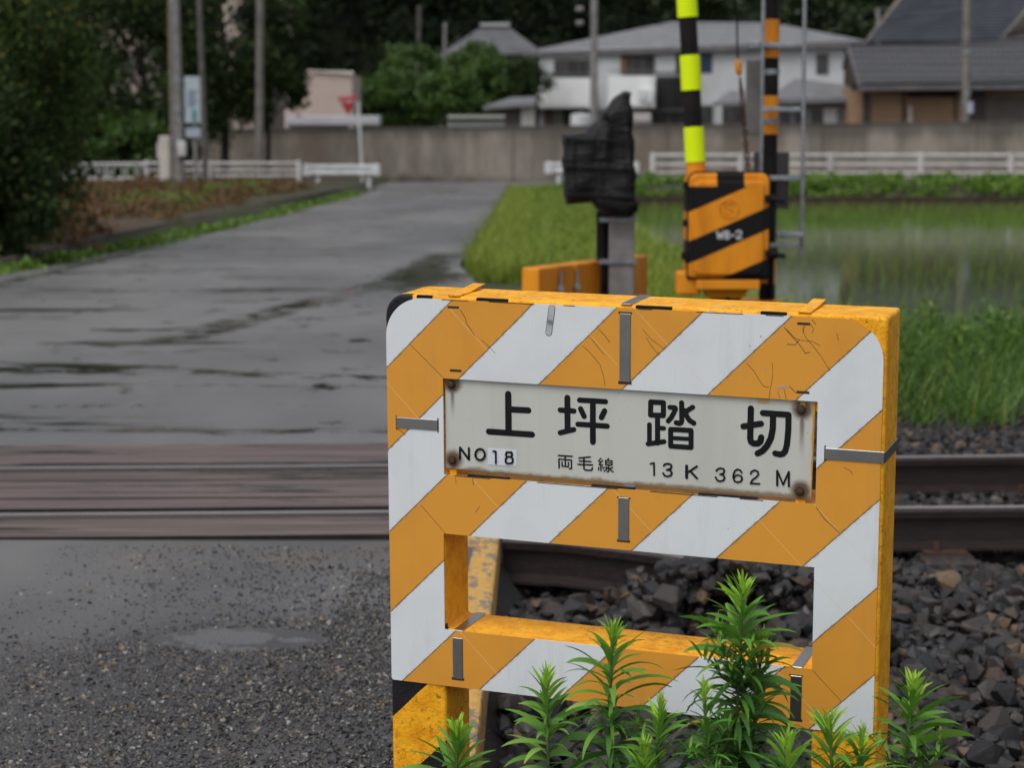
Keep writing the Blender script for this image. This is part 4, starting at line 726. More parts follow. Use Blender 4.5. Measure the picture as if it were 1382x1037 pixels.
def win(x0, y0, x1, y1, m=winm, nm='window', off=.06, frame=True, parent=hw_, Df=Dw, mull=1):
    o = quad(Df, x0, y0, x1, y1, off, .1).build(nm, m, parent)
    if frame:
        for k in range(mull + 1):
            xx = x0 + (x1 - x0) * (k + .5 * 0) / max(mull, 1); quad(Df, xx - .5, y0, xx + .5, y1, off + .04, .04).build('frame_bar', fascia, o)
    return o
win(748, 80, 798, 103, mull=3); win(838, 74, 883, 101, mull=3); win(838, 77, 846, 101, woodw, 'shutter', .09, False); win(912, 68, 938, 100, winm, mull=1); win(945, 71, 961, 98, navy, 'window', .06, False); win(1102, 72, 1117, 100, mull=1)
def balcony(x0, y0, x1, y1, m, dep=1.1):
    a, b = at(x0, y0, Dw(x0)), at(x1, y0, Dw(x1)); z0_ = at(x0, y1, Dw(x0))[2]
    o = MB().box((0, 0, 0), (0, 0, 0)); o = MB(); sc = 1 - dep / 100
    P = [np.array([a[0] * sc, a[1] - dep, z0_]), np.array([b[0] * sc, b[1] - dep, z0_]), np.array([b[0] * sc, b[1] - dep, b[2]]), np.array([a[0] * sc, a[1] - dep, a[2]])]
    return o.prism(P, (0, .12, 0)).prism([P[0], P[1], P[1] + [0, 0, .12], P[0] + [0, 0, .12]], (0, dep, 0)).prism([P[0], P[0] + [.12, 0, 0], P[3] + [.12, 0, 0], P[3]], (0, dep, 0)).prism([P[1] - [.12, 0, 0], P[1], P[2], P[2] - [.12, 0, 0]], (0, dep, 0)).build('balcony', m, hw_)
bw = simple('balcony_white', (.74, .75, .75), (.68, .69, .69), 1, .6)
balcony(724, 106, 797, 147, bw); balcony(821, 103, 884, 146, bw)
for i in range(9):
    x_ = 727 + i * 8.5; q = quad(Dw, x_, 98, x_ + .8, 106, 1.1, .04).build('railing_bar', fascia, hw_)
quad(Dw, 724, 97.5, 797, 98.8, 1.1, .05).build('railing', fascia, hw_); quad(Dw, 821, 94.5, 884, 96, 1.1, .05).build('railing', fascia, hw_)
gr_ = MB()
for i in range(12): q = quad(Dw, 886 + i * 3.4, 98, 887.2 + i * 3.4, 146, 1.1, .05); gr_.add(q.v, q.f)
for yy in (96.5, 110, 144): q = quad(Dw, 885, yy, 926, yy + 1.6, 1.15, .05); gr_.add(q.v, q.f)
gr_.build('dark_balcony_grille', black, hw_); win(886, 103, 926, 146, winm, 'window', .06, False)
for x_, y_ in ((862, 120), (872, 122)): quad(Dw, x_, y_, x_ + 9, y_ + 15, 1.35, .3).build('air_conditioner', whitem, hw_)
win(760, 150, 800, 172, mull=2); win(880, 150, 925, 172, mull=2); win(938, 142, 962, 172, winm, mull=1); quad(Dw, 724, 146.5, 930, 149, .4, .3).build('floor_band', fascia, hw_)
quad(Dw, 735, 148, 745, 172, .5, .4).build('brown_door', woodw, hw_)
pr = quad(Dw, 851, 152, 878, 163, 2.2, .9).build('canopy', simple('pale_awning', (.45, .42, .41), (.4, .38, .37), 2, .4), hw_)
a0, a1, a2_, a3 = at(962, 138, 90.5), at(1045, 133, 88), at(1040, 120, 91), at(985, 122, 93); MB().prism([a0, a1, a2_, a3], (0, 0, -.18)).build('porch_roof', slate, hw_)
quad(lambda x_: 91.5, 965, 130, 970, 172, 0, .3).build('porch_post', whitem, hw_); win(975, 140, 1040, 172, winm, 'window', 1.2, True, mull=3)
ann = empty('annex', at(1095, 172, 88), cat='house annex', label='low grey roofed annex between the white house and the brown house')
Da = lambda x_: 88.0; quad(Da, 1045, 133, 1142, 190, 0, 5).build('wall', simple('annex_wall', (.27, .26, .26), (.2, .19, .19), 1, .7), ann)
e0, e1, e2, e3 = at(1036, 133, 87.2), at(1150, 131, 87.2), at(1140, 104, 92), at(1072, 106, 92); MB().prism([e0, e1, e2, e3], (0, 0, -.2)).build('roof', slate, ann)
for x_ in (1052, 1072, 1095): quad(Da, x_, 146, x_ + 15, 172, .06, .1).build('window', winm, ann)
quad(Da, 1112, 146, 1130, 168, .08, .1).build('panel', whitem, ann)

tan_ = simple('tan_plaster', (.36, .225, .135), (.27, .165, .10), .6, .8); kawara = Mat('clay_roof_tile', .32)
k1, k2_, k3 = kawara.xyz(); kr = ((k3 * 21.0)).sin(); kn_ = kawara.noise(3, 4, .6); kawara.color(kawara.mix((kr * .5 + kn_).step(.2, 1.0), (.03, .03, .034), (.085, .085, .094))); kawara.bump(kr, .5, .05); kawara = kawara.m
bh = empty('brown_house', (20, 88, -.2), cat='house', label='brown plaster house with large dark tiled roofs at the right')
def corr_roof(P0, P1, Q0, Q1, ncol, amp, name, parent):
    """tiled roof between eave P0-P1 and ridge Q0-Q1 with round tile columns"""
    n = ncol * 6; V = []; F_ = []
    for i in range(n + 1):
        t = i / n; a = P0 * (1 - t) + P1 * t; b = Q0 * (1 - t) + Q1 * t; h = amp * abs(sin(pi * t * ncol)); rows = 14
        for j in range(rows + 1):
            s = j / rows; p = a * (1 - s) + b * s; V.append((p[0], p[1], p[2] + h))
            if j < rows: p2 = a * (1 - (j + .98) / rows) + b * ((j + .98) / rows); V.append((p2[0], p2[1] - .02, p2[2] + h - .035))
    rr = len(V) // (n + 1)
    for i in range(n):
        for j in range(rr - 1): F_.append((i * rr + j, (i + 1) * rr + j, (i + 1) * rr + j + 1, i * rr + j + 1))
    return npmesh(name, V, F_, kawara, parent)
e0, e1 = at(1160, 113, 84), at(1420, 111, 84); r0, r1 = at(1146, 63, 88.5), at(1420, 57, 88.5)
corr_roof(e0, e1, r0, r1, 34, .07, 'lower_roof', bh)
MB().prism([e0 - [0, 0, .06], e1 - [0, 0, .06], e1 - [0, 0, .26], e0 - [0, 0, .26]], (0, .4, 0)).build('eave', fascia, bh)
MB().prism([r0 + [0, 0, .12], r1 + [0, 0, .12], r1 - [0, 0, .3], r0 - [0, 0, .3]], (0, .45, 0)).build('ridge_cap', kawara, bh)
g0, g1, g2 = at(1147, 70, 88.5), at(1176, 118, 84.6), at(1133, 120, 92); MB().prism([g0, g1, g2], (.25, 0, 0)).build('gable', simple('dark_gable', (.07, .045, .03), (.04, .028, .02), 2, .8), bh)
MB().prism([at(1143, 64, 88.5), at(1147, 64, 88.5), at(1164, 116, 84), at(1159, 117, 84)], (0, .2, 0)).build('barge_board', fascia, bh); MB().prism([at(1143, 64, 88.5), at(1147, 64, 88.5), at(1137, 118, 92), at(1131, 118, 92)], (0, .2, 0)).build('barge_board', fascia, bh)
Db = lambda x_: 85.4; quad(Db, 1176, 112, 1420, 200, 0, 6).build('wall', tan_, bh); quad(lambda x_: 86.2, 1148, 118, 1176, 200, 0, 4).build('side_wall', tan_, bh)
darkw = simple('dark_timber', (.028, .02, .018), (.018, .014, .013), 2, .7)
quad(Db, 1150, 112, 1420, 122, .3, .2).build('dark_beam', darkw, bh); quad(Db, 1165, 124, 1176, 200, .9, .1).build('dark_post', darkw, bh)
for x_ in (1218, 1288): quad(Db, x_, 121, x_ + 3, 200, .04, .1).build('timber_post', darkw, bh)
quad(Db, 1224, 120, 1292, 131, .05, .1).build('lintel', darkw, bh); quad(Db, 1310, 118, 1330, 200, .06, .1).build('dark_panel', simple('purple_brown_panel', (.06, .035, .035), (.05, .03, .03), 2, .6), bh)
quad(Db, 1330, 130, 1420, 200, .04, .1).build('grey_panel', simple('taupe_panel', (.13, .10, .09), (.1, .08, .07), 2, .7), bh); quad(Db, 1226, 143, 1231, 165, .2, .1).build('downpipe', whitepipe, bh)
u0, u1 = at(1170, 56, 92), at(1420, 52, 92); v0, v1 = at(1222, -12, 98.5), at(1420, -22, 98.5)
up = MB(); rows = 17
for j in range(rows):
    s0_, s1_ = j / rows, (j + 1) / rows; a, b = u0 * (1 - s0_) + v0 * s0_, u1 * (1 - s0_) + v1 * s0_; c_, d = u0 * (1 - s1_) + v0 * s1_, u1 * (1 - s1_) + v1 * s1_
    up.prism([a + [0, 0, .09], b + [0, 0, .09], d + [0, 0, .01], c_ + [0, 0, .01]], (0, .02, -.12))
sheetroof = simple('dark_sheet_roof', (.06, .066, .082), (.038, .042, .054), .7, .42, .1); up.build('upper_roof', sheetroof, bh)
MB().prism([at(1167, 57, 92), at(1171, 57, 91.9), at(1226, -14, 98.4), at(1221, -14, 98.4)], (0, .3, 0)).build('roof_verge', simple('tan_trim', (.2, .17, .13), (.15, .13, .1), 2, .7), bh)
MB().prism([u0 - [-.3, 0, .1], u1 - [0, 0, .1], u1 - [0, 0, 1.6], u0 - [-.3, 0, 1.6]], (0, .3, 0)).build('upper_wall', darkw, bh)
q = [at(1352, 52, 91.5), at(1400, 48, 91.5), at(1400, 0, 93)]; MB().prism(q, (0, .4, 0)).build('dormer_gable', darkw, bh); MB().prism([at(1350, 53, 91.3), at(1353, 50, 91.3), at(1402, -8, 91.3), at(1402, -2, 91.3)], (0, .3, 0)).build('barge_board', simple('pale_trim', (.25, .24, .22), (.2, .19, .18), 2, .6), bh)
MB().prism([at(1350, 50, 91.3), at(1402, 47, 91.3), at(1402, 50, 91.3), at(1350, 53, 91.3)], (0, .3, 0)).build('dormer_sill', fascia, bh)

pinkm = simple('pink_render', (.47, .38, .33), (.42, .34, .30), .5, .8)
ps = empty('pink_building', at(430, 172, 86), cat='building', label='plain pinkish block building with a white canopy slab left of the stop sign')
quad(lambda x_: 86 - (x_ - 385) * .0, 420, 99, 475, 200, 0, 5).build('wall', pinkm, ps); MB().prism([at(384, 97, 90), at(421, 98, 86), at(421, 200, 86), at(384, 200, 90)], (0, .2, 0)).build('side_wall', pinkm, ps)
MB().prism([at(384, 96.5, 90), at(421, 97, 85.9), at(477, 101, 85.9), at(477, 99, 90)], (0, 0, .1)).build('parapet', simple('pale_parapet', (.5, .45, .4), (.45, .4, .36), 1, .7), ps)
quad(lambda x_: 82, 386, 156, 512, 169, 0, 1.4).build('canopy_slab', simple('canopy_white', (.46, .46, .50), (.40, .40, .44), 1, .5), ps, bevel=.05); quad(lambda x_: 82.6, 388, 169, 470, 176, 0, .3).build('under_wall', pinkm, ps)
tb2 = empty('tall_pink_building', at(300, 172, 96), cat='building', label='tall pale pink building glimpsed through the tree behind the poles')
quad(lambda x_: 96, 120, -220, 369, 50, 0, 8).build('wall', pinkm, tb2); quad(lambda x_: 96, 120, 50, 360, 200, 0, 8).build('lower_wall', simple('pink_shade_wall', (.30, .25, .22), (.26, .21, .19), .5, .8), tb2)
for x_ in (160, 215, 270, 318):
    for y_ in (10, 75, 130): quad(lambda q: 96, x_, y_, x_ + 22, y_ + 30, .06, .1).build('window', winm, tb2)
fh = empty('hip_roof_house', at(660, 110, 128), cat='house', label='distant dark hip roofed house above the bushes left of the white house')
e0, e1 = at(590, 75, 128), at(735, 72, 128); r0, r1 = at(648, 37, 133), at(688, 37, 133); e2, e3 = e1 + [0, 11, 0], e0 + [0, 11, 0]
MB().add([e0, e1, e2, e3, r0, r1], [(0, 1, 5, 4), (1, 2, 5), (2, 3, 4, 5), (3, 0, 4), (0, 3, 2, 1)]).build('roof', simple('old_tile', (.115, .115, .125), (.07, .07, .078), 1.2, .5, .3, stretch=(1, 1, 4), bd=.05), fh)
MB().tube([r0 + [0, 0, .1], r1 + [0, 0, .1]], .25, 6).build('ridge_cap', slate, fh)
Df_ = lambda x_: 129.5; quad(Df_, 602, 74, 725, 130, 0, 7).build('wall', simple('old_wall', (.20, .16, .13), (.14, .11, .09), .6, .8), fh)
for i in range(6): quad(Df_, 606 + i * 17, 78, 618 + i * 17, 84, .06, .1).build('pane', whitepipe, fh); 
for i in range(3): quad(Df_, 608 + i * 36, 86, 632 + i * 36, 98, .06, .1).build('window', winm, fh)
sd = empty('garden_shed', at(690, 172, 88), cat='shed', label='small grey shed with sloping roof beside the white house')
MB().prism([at(652, 143, 88), at(722, 138, 88), at(724, 130, 93), at(690, 131, 93)], (0, 0, -.15)).build('roof', slate, sd); quad(lambda x_: 88.5, 660, 143, 724, 200, 0, 3).build('wall', simple('shed_wall', (.09, .08, .075), (.06, .055, .05), 1, .8), sd); quad(lambda x_: 88.3, 703, 141, 722, 200, 0, .2).build('pale_panel', simple('shed_panel', (.36, .35, .33), (.3, .29, .27), 1, .7), sd)
ob = empty('water_tank', at(780, 172, 82), cat='tank', label='small white tank standing behind the wall beside the hooded device'); q = at(784, 155, 82); MB().tube([(q[0], 82, 0), (q[0], 82, q[2]), (q[0], 82, q[2] + .05)], [.42, .42, .3], 16).build('drum', whitem, ob, smooth=True); MB().tube([(q[0], 82, q[2] + .05), (q[0], 82, q[2] + .12)], .1, 8).build('lid', conc2, ob)
cp_ = empty('carport', at(640, 172, 84), cat='carport', label='low carport with pale flat roof edges peeking over the wall')
for y_, m_ in ((155, simple('pale_gutter', (.40, .40, .36), (.34, .34, .3), 1, .5)), (164, simple('greenish_panel', (.28, .31, .28), (.24, .27, .24), 1, .5))): quad(lambda x_: 84, 604, y_, 681, y_ + (4 if y_ == 155 else 8), 0 if y_ == 155 else -.2, .3).build('roof_edge', m_, cp_)
quad(lambda x_: 84.5, 606, 159, 679, 200, 0, .2).build('back_panel', darkw, cp_)

# ---------------------------------------------------------------- vegetation
G1 = [(0, (.012, .022, .008)), (.35, (.022, .042, .012)), (.7, (.035, .062, .016)), (1, (.055, .085, .02))]
dark_leaf = leafmat('dark_leaf', [(0, (.015, .024, .011)), (.5, (.028, .048, .017)), (.9, (.05, .078, .024)), (1, (.045, .05, .018))], .8, .2, .08)
hedge_leaf = leafmat('conifer_leaf', [(0, (.028, .048, .02)), (.5, (.055, .095, .03)), (.85, (.09, .14, .04)), (.95, (.11, .14, .03)), (1, (.17, .12, .04))], .8, .2, .08)
forest_leaf = leafmat('forest_leaf', [(0, (.006, .010, .006)), (.6, (.012, .021, .010)), (1, (.028, .042, .016))], .8, .2, .08)
mid_leaf = leafmat('bush_leaf', [(0, (.03, .06, .014)), (.5, (.06, .12, .022)), (1, (.11, .20, .035))], .45)
bright_leaf = leafmat('vine_leaf', [(0, (.06, .13, .014)), (.5, (.11, .21, .022)), (1, (.18, .28, .035))], .45)
bark = simple('dark_bark', (.035, .026, .02), (.018, .014, .011), 8, .9, .5)
def tree(cx_px, cy_px, D, rx, rz, n, size, m, label, cat='tree', group=None, ry=None, clumps=60, cr=.3, name='tree', zb=-.2, trunk=.16, shell=.45):
    c = at(cx_px, cy_px, D); e = empty(name, (c[0], D, zb), cat=cat, label=label, group=group)
    P = blob_points(c, (rx, ry or rx, rz), n, clumps, cr, shell); P = P[P[:, 2] > zb]; V, Fq = leaf_cards(P, size); npmesh('crown', V, Fq, m, e)
    t = MB(); tp = [np.array([c[0], D, zb]), np.array([c[0] + .05 * rx, D, c[2] - .2 * rz]), np.array([c[0] - .04 * rx, D, c[2] + .5 * rz])]; t.tube(tp, [trunk, trunk * .7, trunk * .25], 10)
    for k in range(7):
        a = k * 2.4; s_ = tp[0] * (1 - (.45 + .07 * k)) + tp[2] * (.45 + .07 * k); t.tube([s_, s_ + np.array([cos(a) * rx * .4, sin(a) * rx * .4, rz * .22]), s_ + np.array([cos(a) * rx * .75, sin(a) * rx * .75, rz * .3])], [trunk * .4, trunk * .22, trunk * .08], 6)
    t.build('trunk', bark, e, smooth=True); return e
tree(-28, 60, 27, 1.5, 2.75, 72000, .042, hedge_leaf, 'large dark feathery conifer filling the upper left corner', name='conifer_tree', clumps=150, cr=.26, ry=2.2, zb=-.0, shell=.3)
tree(-25, 255, 24, .85, 1.1, 14000, .06, dark_leaf, 'very dark shrub at the foot of the conifer on the left edge', 'shrub', name='shrub', clumps=50, cr=.3, zb=-.0, trunk=.06)
tree(-8, 245, 31, .75, 1.0, 10000, .06, dark_leaf, 'dark shrub below the conifer beside the ring fence', 'shrub', name='shrub', clumps=50, cr=.3, zb=-.0, trunk=.06)
tree(190, 90, 64, 2.6, 4.2, 15000, .13, dark_leaf, 'black green tree behind the pale utility pole', name='broadleaf_tree', clumps=70, cr=.26, zb=0)
tree(300, 60, 72, 2.7, 3.6, 14000, .12, dark_leaf, 'dark tree with drooping branches behind the three poles', name='broadleaf_tree', clumps=70, cr=.25, zb=0)
tree(360, 110, 74, 1.2, 2.0, 12000, .11, dark_leaf, 'drooping dark bough tree in front of the pink block building', name='broadleaf_tree', clumps=40, cr=.3, zb=0, trunk=.1)
tree(178, 195, 62, 1.15, 1.1, 9000, .09, mid_leaf, 'green bush growing behind the ring fence', 'bush', name='bush', clumps=40, zb=0, trunk=.05)
tree(110, 200, 63, 1.6, 1.0, 9000, .09, dark_leaf, 'dark bush growing behind the left part of the ring fence', 'bush', name='bush', clumps=40, zb=0, trunk=.05)
for (x_, y_, D, rx, rz, n, lb) in ((512, 135, 96, 1.5, 1.5, 9000, 'round green bush right of the pink block building'), (560, 118, 99, 1.9, 1.9, 11000, 'green tree behind the wall above the stop sign'), (610, 138, 93, 1.5, 1.5, 10000, 'brighter green bush behind the wall left of the carport'), (662, 122, 101, 1.9, 1.7, 11000, 'green tree in front of the distant hip roofed house'), (640, 92, 112, 1.5, 1.3, 6000, 'small green tree touching the eave of the distant house'), (705, 118, 100, 1.2, 1.5, 7000, 'dark green tree beside the left corner of the white house')):
    tree(x_, y_, D, rx, rz, n, .12, mid_leaf if 'dark' not in lb else dark_leaf, lb, 'bush' if 'bush' in lb else 'tree', name='bush' if 'bush' in lb else 'garden_tree', clumps=45, zb=0, trunk=.1)
tree(667, 88, 118, .6, 1.2, 2500, .12, mid_leaf, 'slim light green sapling in front of the distant hip roofed house', name='sapling', clumps=20, zb=0, trunk=.06)
# forest hill
hx = np.linspace(-110, 110, 60); hy = np.linspace(135, 230, 20); HX, HY = np.meshgrid(hx, hy, indexing='ij'); HZ = (HY - 135) * .62 + 1.5 * np.sin(HX * .11) + 1.2 * np.sin(HX * .31 + HY * .2) - 1
I = np.arange(60 * 20).reshape(60, 20); npmesh('hill', np.stack([HX, HY, HZ], -1).reshape(-1, 3), np.stack([I[:-1, :-1], I[1:, :-1], I[1:, 1:], I[:-1, 1:]], -1).reshape(-1, 4), simple('hill_soil', (.010, .014, .008), (.016, .019, .010), .3, 1.0, spec=.02), smooth=True, kind='structure')
Ps = []
for k in range(520):
    X = RNG.uniform(-62, 62); Y = RNG.uniform(136, 180); Z = (Y - 135) * .62 + RNG.uniform(1, 3.5); rr_ = RNG.uniform(2.0, 4.0); Ps.append(blob_points((X, Y, Z), (rr_, rr_, rr_ * 1.1), 330, 22, .32, .5))
V, Fq = leaf_cards(np.concatenate(Ps), .34); npmesh('forest', V, Fq, forest_leaf, kind='stuff', label='dark wooded hillside rising behind all the houses', cat='forest')
for (x_, y_, D, rx, rz) in ((960, 12, 132, 3.6, 1.3), (1090, 18, 132, 2.8, 2.2), (1160, 35, 130, 2.2, 1.5)):
    tree(x_, y_, D, rx, rz, 6000, .2, leafmat('hill_green_leaf', [(0, (.012, .025, .008)), (1, (.035, .06, .014))], .5), {960: 'lighter green tree above the roof ridge of the white house', 1090: 'lighter green tree on the hill between the two houses', 1160: 'yellow green tree touching the edge of the big tiled roof'}[x_], name='hillside_tree', clumps=30, zb=0, trunk=.15)
grassm = leafmat('verge_grass', [(0, (.10, .17, .018)), (.5, (.19, .27, .025)), (.85, (.28, .33, .04)), (1, (.38, .34, .07))], .5, .3)
grass2 = leafmat('lush_grass', [(0, (.04, .10, .016)), (.5, (.085, .18, .026)), (.9, (.15, .25, .035)), (1, (.25, .26, .05))], .45, .3)
ricem = leafmat('rice_leaf', [(0, (.12, .22, .022)), (1, (.20, .32, .045))], .5, .3)
n = 60000; Y = 14 * (66 / 14) ** RNG.random(n); x0_ = redge(Y) + .06 + .30 * (RNG.random(n) < .7) * np.clip((26 - Y) / 8, 0, 1) ; X = x0_ + RNG.random(n) ** 1.2 * (2.55 - x0_); h = (Y < 21) * (X < .32)
k = ~((Y < 22) & (X < .42 + .2 * np.sin(Y * 2))); X, Y = X[k], Y[k]; V, Fq = blades(np.stack([X, Y, gh(X, Y)], 1), .27, .014, .6, 2, .6)
sz_ = np.repeat(Y / 26, 6); npmesh('verge_grass', V, Fq, grassm, kind='stuff', label='bright yellow green grass verge right of the road', cat='grass')
P = scatter(.4, 2.5, 23, 64, .16, lambda X, Y: gh(X, Y) + .04 + RNG.uniform(0, .14, X.size)); P = P[RNG.random(len(P)) < .9]; V, Fq = leaf_cards(np.repeat(P, 4, 0) + RNG.normal(0, .06, (len(P) * 4, 3)), .05); npmesh('verge_weeds', V, Fq, bright_leaf, kind='stuff', label='low leafy weeds growing through the grass verge', cat='weeds')
n = 20000; Y = 10.4 + RNG.random(n) ** 1.1 * 5.1; X = RNG.uniform(.3, 6.0, n); den = np.clip((Y - 10.35) / 1.1, 0, 1) * (.35 + .65 * (np.sin(X * 4.1 + Y) * np.sin(Y * 3.3 - X) > -.35)); k = (RNG.random(n) < den) | (((np.abs(X - 2.45) < .13) | (np.abs(X - 2.15) < .05)) & (Y < 11.3)); X, Y = X[k], Y[k]
V, Fq = blades(np.stack([X, Y, np.maximum(gh(X, Y), -.17)], 1), .26, .010, .75, 3, .6); npmesh('trackside_grass', V, Fq, grass2, kind='stuff', label='lush wet grass and weeds between the far rail and the paddy', cat='grass')
P = []
for k in range(60):
    X, Y = RNG.uniform(1.6, 6), RNG.uniform(11.4, 14.8); P.append(blob_points((X, Y, gh(np.array([X]), np.array([Y]))[0] + .14), (.22, .22, .2), 130, 14, .4, .2))
V, Fq = leaf_cards(np.concatenate(P), .035, .35); npmesh('trackside_weeds', V, Fq, grass2, kind='stuff', label='broad leaved weeds growing among the trackside grass', cat='weeds')
P = []
for k in range(330):
    X, Y = RNG.uniform(1.2, 24), RNG.uniform(62.2, 65.6); P.append(blob_points((X, Y, gh(np.array([X]), np.array([Y]))[0] + .06), (.5, .4, .22), 110, 14, .4, .3))
V, Fq = leaf_cards(np.concatenate(P), .07, .7); npmesh('bank_vines', V, Fq, bright_leaf, kind='stuff', label='bright green creeping plants covering the far bank of the paddy', cat='ground cover')
MB().box((2.6, 61.9, -.7), (60, 62.3, -.33)).build('paddy_bank_edge', simple('red_brown_soil', (.045, .022, .014), (.025, .014, .01), 3, .9, .5, bd=.05), kind='structure')
rx_, ry_ = np.meshgrid(np.arange(2.75, 17, .30), np.arange(16.5, 61.8, .24)); P = np.stack([rx_.ravel(), ry_.ravel(), np.full(rx_.size, -.60)], 1); P = np.repeat(P, 3, 0) + np.concatenate([RNG.normal(0, .025, (rx_.size * 3, 2)), np.zeros((rx_.size * 3, 1))], 1)
V, Fq = blades(P, .19, .0075, .35, 2, .3); npmesh('rice_seedlings', V, Fq, ricem, kind='stuff', label='rows of young rice seedlings standing in the flooded paddy', cat='rice')
# left bank
brownl = leafmat('dry_weed_leaf', [(0, (.06, .03, .022)), (.3, (.14, .06, .028)), (.6, (.24, .115, .045)), (.8, (.05, .07, .015)), (1, (.09, .12, .02))], .6, .2)
P = []
for k in range(620):
    Y = RNG.uniform(19, 57); X = -5.75 - RNG.random() ** .9 * (9 if Y < 50 else 4); P.append(blob_points((X, Y, gh(np.array([X]), np.array([Y]))[0] + .08), (.45, .45, RNG.uniform(.12, .3)), 110, 12, .45, .3))
V, Fq = leaf_cards(np.concatenate(P), .05, .5); npmesh('dry_weeds', V, Fq, brownl, kind='stuff', label='reddish brown dying weeds covering the bank left of the road', cat='weeds')
P = []
for k in range(130):
    Y = RNG.uniform(19, 60); X = float(ledge(Y)) - RNG.uniform(.05, .35); P.append(blob_points((X, Y, float(road_z(Y)) + .01), (.2, .45, .09), 90, 12, .4, .3))
for k in range(34):
    Y = RNG.uniform(38, 58); X = -6.2 - RNG.random() * 1.6; P.append(blob_points((X, Y, .12), (.4, .5, .22), 110, 12, .4, .3))
V, Fq = leaf_cards(np.concatenate(P), .045, .6); npmesh('roadside_weeds', V, Fq, bright_leaf, kind='stuff', label='narrow strip of fresh green weeds along the left road edge', cat='weeds')

# ---------------------------------------------------------------- tall weeds in front of the sign
wl = []
for nm, s0_, s1_ in (('young_weed_leaf', (.22, .46, .03), (.38, .60, .06)), ('weed_leaf', (.085, .24, .026), (.16, .34, .045)), ('old_weed_leaf', (.042, .13, .022), (.08, .19, .036))):
    wl.append(leafmat(nm, [(0, s0_), (.9, s1_), (.97, tuple(min(.5, v * 1.9) for v in s1_)), (1, (.30, .24, .05))], .55, .25, .3))
stemm = simple('weed_stem', (.09, .16, .04), (.10, .10, .05), 12, .5)
def leaf_geo(p, az, el, L_, wd, droop, roll=0.0, seg=7):
    V = []; d = np.array([cos(az), sin(az), 0]); sd = np.array([-sin(az), cos(az), 0]); q = p.copy(); e = el; st = L_ / seg
    for i in range(seg + 1):
        t = i / seg; w_ = wd * (sin(pi * min(1, t * .93 + .05)) ** .75) * (1 - .25 * t); nrm = np.array([-sin(e) * d[0], -sin(e) * d[1], cos(e)])
        s2 = sd * cos(roll) + nrm * sin(roll); f = nrm * w_ * .28; V += [q - s2 * w_ + f, q.copy(), q + s2 * w_ + f]
        q = q + (d * cos(e) + np.array([0, 0, 1.]) * sin(e)) * st; e -= droop / seg * (.5 + t)
    Fc = []
    for i in range(seg): Fc += [(3 * i, 3 * i + 1, 3 * i + 4, 3 * i + 3), (3 * i + 1, 3 * i + 2, 3 * i + 5, 3 * i + 4)]
    return V, Fc
def weed(tx_, ty_, D, label, lean=(0, 0), size=1.0, top=.5, dens=1.0, bushy=0):
    tip = at(tx_, ty_, D); base = np.array([tip[0] - lean[0], tip[1] - lean[1], -.23]); e = empty('tall_weed', base, cat='weed', label=label, group='tall green weeds in front of the sign')
    mid = (tip + base) / 2 + np.array([-lean[0] * .25, 0, 0]); cv = lambda t: base * (1 - t) ** 2 + 2 * mid * t * (1 - t) + tip * t ** 2; H = tip[2] - base[2]
    MB().tube([cv(t) for t in np.linspace(0, .985, 14)], list(np.linspace(.0055, .0018, 14) * size), 7).build('stem', stemm, e, smooth=True)
    V = []; Fc = []; mi = []; s = .0; k = 0
    while s < min(H - .02, top):
        t = 1 - s / H; az = k * 2.39996 + RNG.normal(0, .25); u = s / .30
        L_ = (.020 + .060 * min(1, s / .09) ** .8) * size * RNG.uniform(.6, 1.25) * (1 if s < .34 else max(.6, 1 - (s - .34) * 2)); el = 1.38 - 1.0 * min(1, s / .13) ** .7 - .35 * min(1, max(0, s - .12) / .25) + RNG.normal(0, .16)
        v, f = leaf_geo(cv(t), az, el, L_, L_ * RNG.uniform(.06, .09), .35 + 1.25 * min(1, s / .18) + RNG.normal(0, .3), RNG.normal(0, .5)); n = len(V); V += v; Fc += [tuple(i + n for i in q) for q in f]
        mm = 0 if s < .035 + RNG.uniform(-.01, .02) else (1 if s < .14 + RNG.uniform(-.04, .05) else 2); mi += [mm] * len(f); s += (.0011 + .0020 * min(1, s / .1)) / dens * RNG.uniform(.6, 1.4); k += 1
        if bushy and s > .1 and RNG.random() < bushy:      # axillary shoot: a small tuft on a short side twig
            c0 = cv(t); dd = np.array([cos(az), sin(az), .9]); dd /= np.linalg.norm(dd); tl_ = RNG.uniform(.03, .075) * size
            for j in range(13):
                a2 = j * 2.4; q = c0 + dd * tl_ * (j / 13); v, f = leaf_geo(q, a2, 1.1 - .05 * (13 - j), .045 * size * RNG.uniform(.6, 1.1), .0032 * size, .6, RNG.normal(0, .3), 5); n = len(V); V += v; Fc += [tuple(i + n for i in q2) for q2 in f]; mi += [1 if j > 8 else 2] * len(f)
    npmesh('leaves', V, Fc, wl, e, smooth=True, mi=mi); return e
weed(1003, 790, 3.12, 'tallest leafy green weed standing in front of the right half of the sign', (.02, 0), 1.15, .50, 1.15, .16)
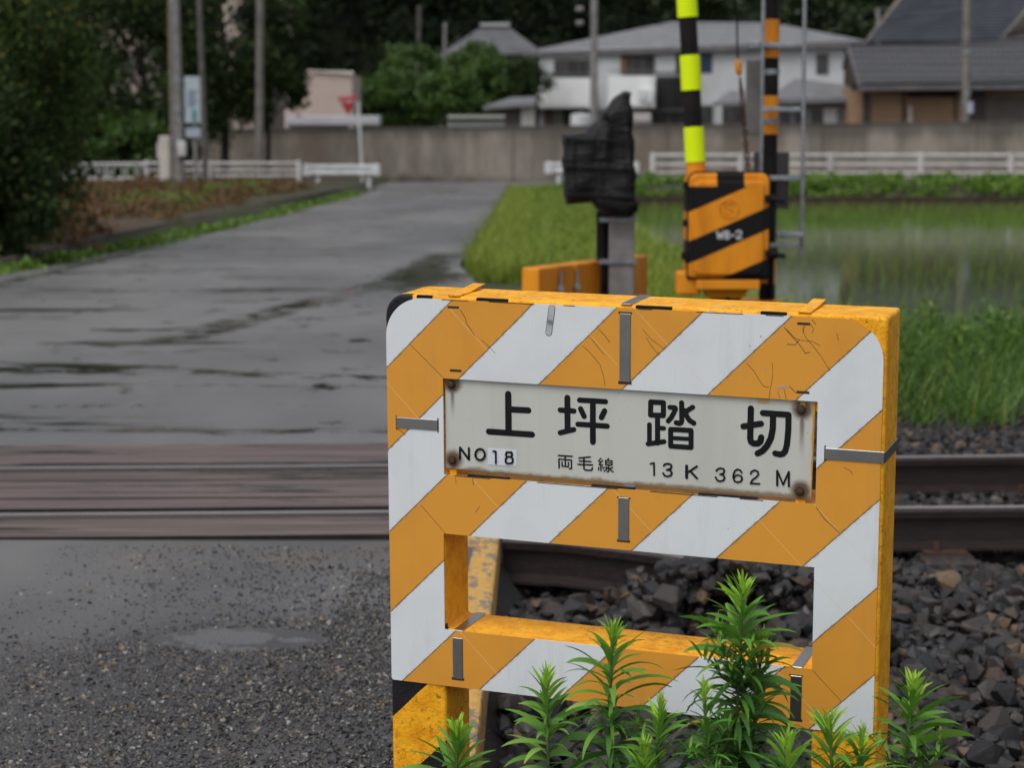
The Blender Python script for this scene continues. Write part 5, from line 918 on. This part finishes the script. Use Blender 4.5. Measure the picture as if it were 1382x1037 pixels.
weed(1030, 862, 3.14, 'leaning weed shoot close behind the tallest weed on its right', (.05, 0), .95, .4, 1.0, .08)
weed(826, 852, 3.16, 'tall spiky green weed in front of the middle of the bottom bar', (.01, 0), 1.15, .45, 1.1, .05)
weed(738, 912, 3.2, 'shorter spiky green weed just left of the middle weed', (-.01, 0), 1.0, .36, 1.0, .03)
weed(618, 985, 3.22, 'small bright weed tip in front of the striped left leg', (.02, 0), 1.15, .3, 1.2)
weed(893, 950, 3.08, 'low arching weed between the middle weed and the tallest weed', (.05, 0), .9, .3, 1.0, .1)
weed(950, 925, 3.05, 'fine leaved weed shoot just left of the tallest weed', (-.03, 0), .75, .3, 1.1, .1)
weed(1120, 975, 3.03, 'broad leaved weed in front of the lower right corner of the sign', (-.03, 0), 1.25, .3, .9, .05)
weed(1165, 990, 3.06, 'low weed leaning right beside the lower right corner of the sign', (.04, 0), 1.0, .3, .9, .05)
weed(1232, 922, 3.2, 'separate green weed growing against the ballast right of the sign', (.03, 0), 1.2, .4, 1.0, .06)
weed(1060, 1000, 3.0, 'low bushy weed at the bottom edge between the tallest and the broad leaved weed', (-.02, 0), 1.1, .25, .9, .05)
weed(870, 1010, 3.04, 'low weed at the bottom edge under the middle weed', (.0, 0), 1.0, .25, .9, .08)

P = scatter(-.0, 1.0, 2.75, 3.5, .055, lambda X, Y: X * 0 - .21); V, Fq = blades(P, .16, .006, .8, 4, .7)
npmesh('foot_grass', V, Fq, grass2, kind='stuff', label='thin grass and dry stems tangled at the foot of the sign', cat='grass')

P = scatter(1.2, 5.5, 10.6, 13.2, .19, lambda X, Y: gh(X, Y), lambda X, Y: np.sin(X * 5.3 + Y * 2) * np.sin(Y * 4.1 - X * 2) > .05); P = np.repeat(P, 7, 0) + np.concatenate([RNG.normal(0, .035, (len(P) * 7, 2)), np.zeros((len(P) * 7, 1))], 1)
V, Fq = blades(P, .27, .018, .95, 4, .5); npmesh('tall_grass_clumps', V, Fq, grass2, kind='stuff', label='taller drooping grass clumps rising above the trackside grass', cat='grass')
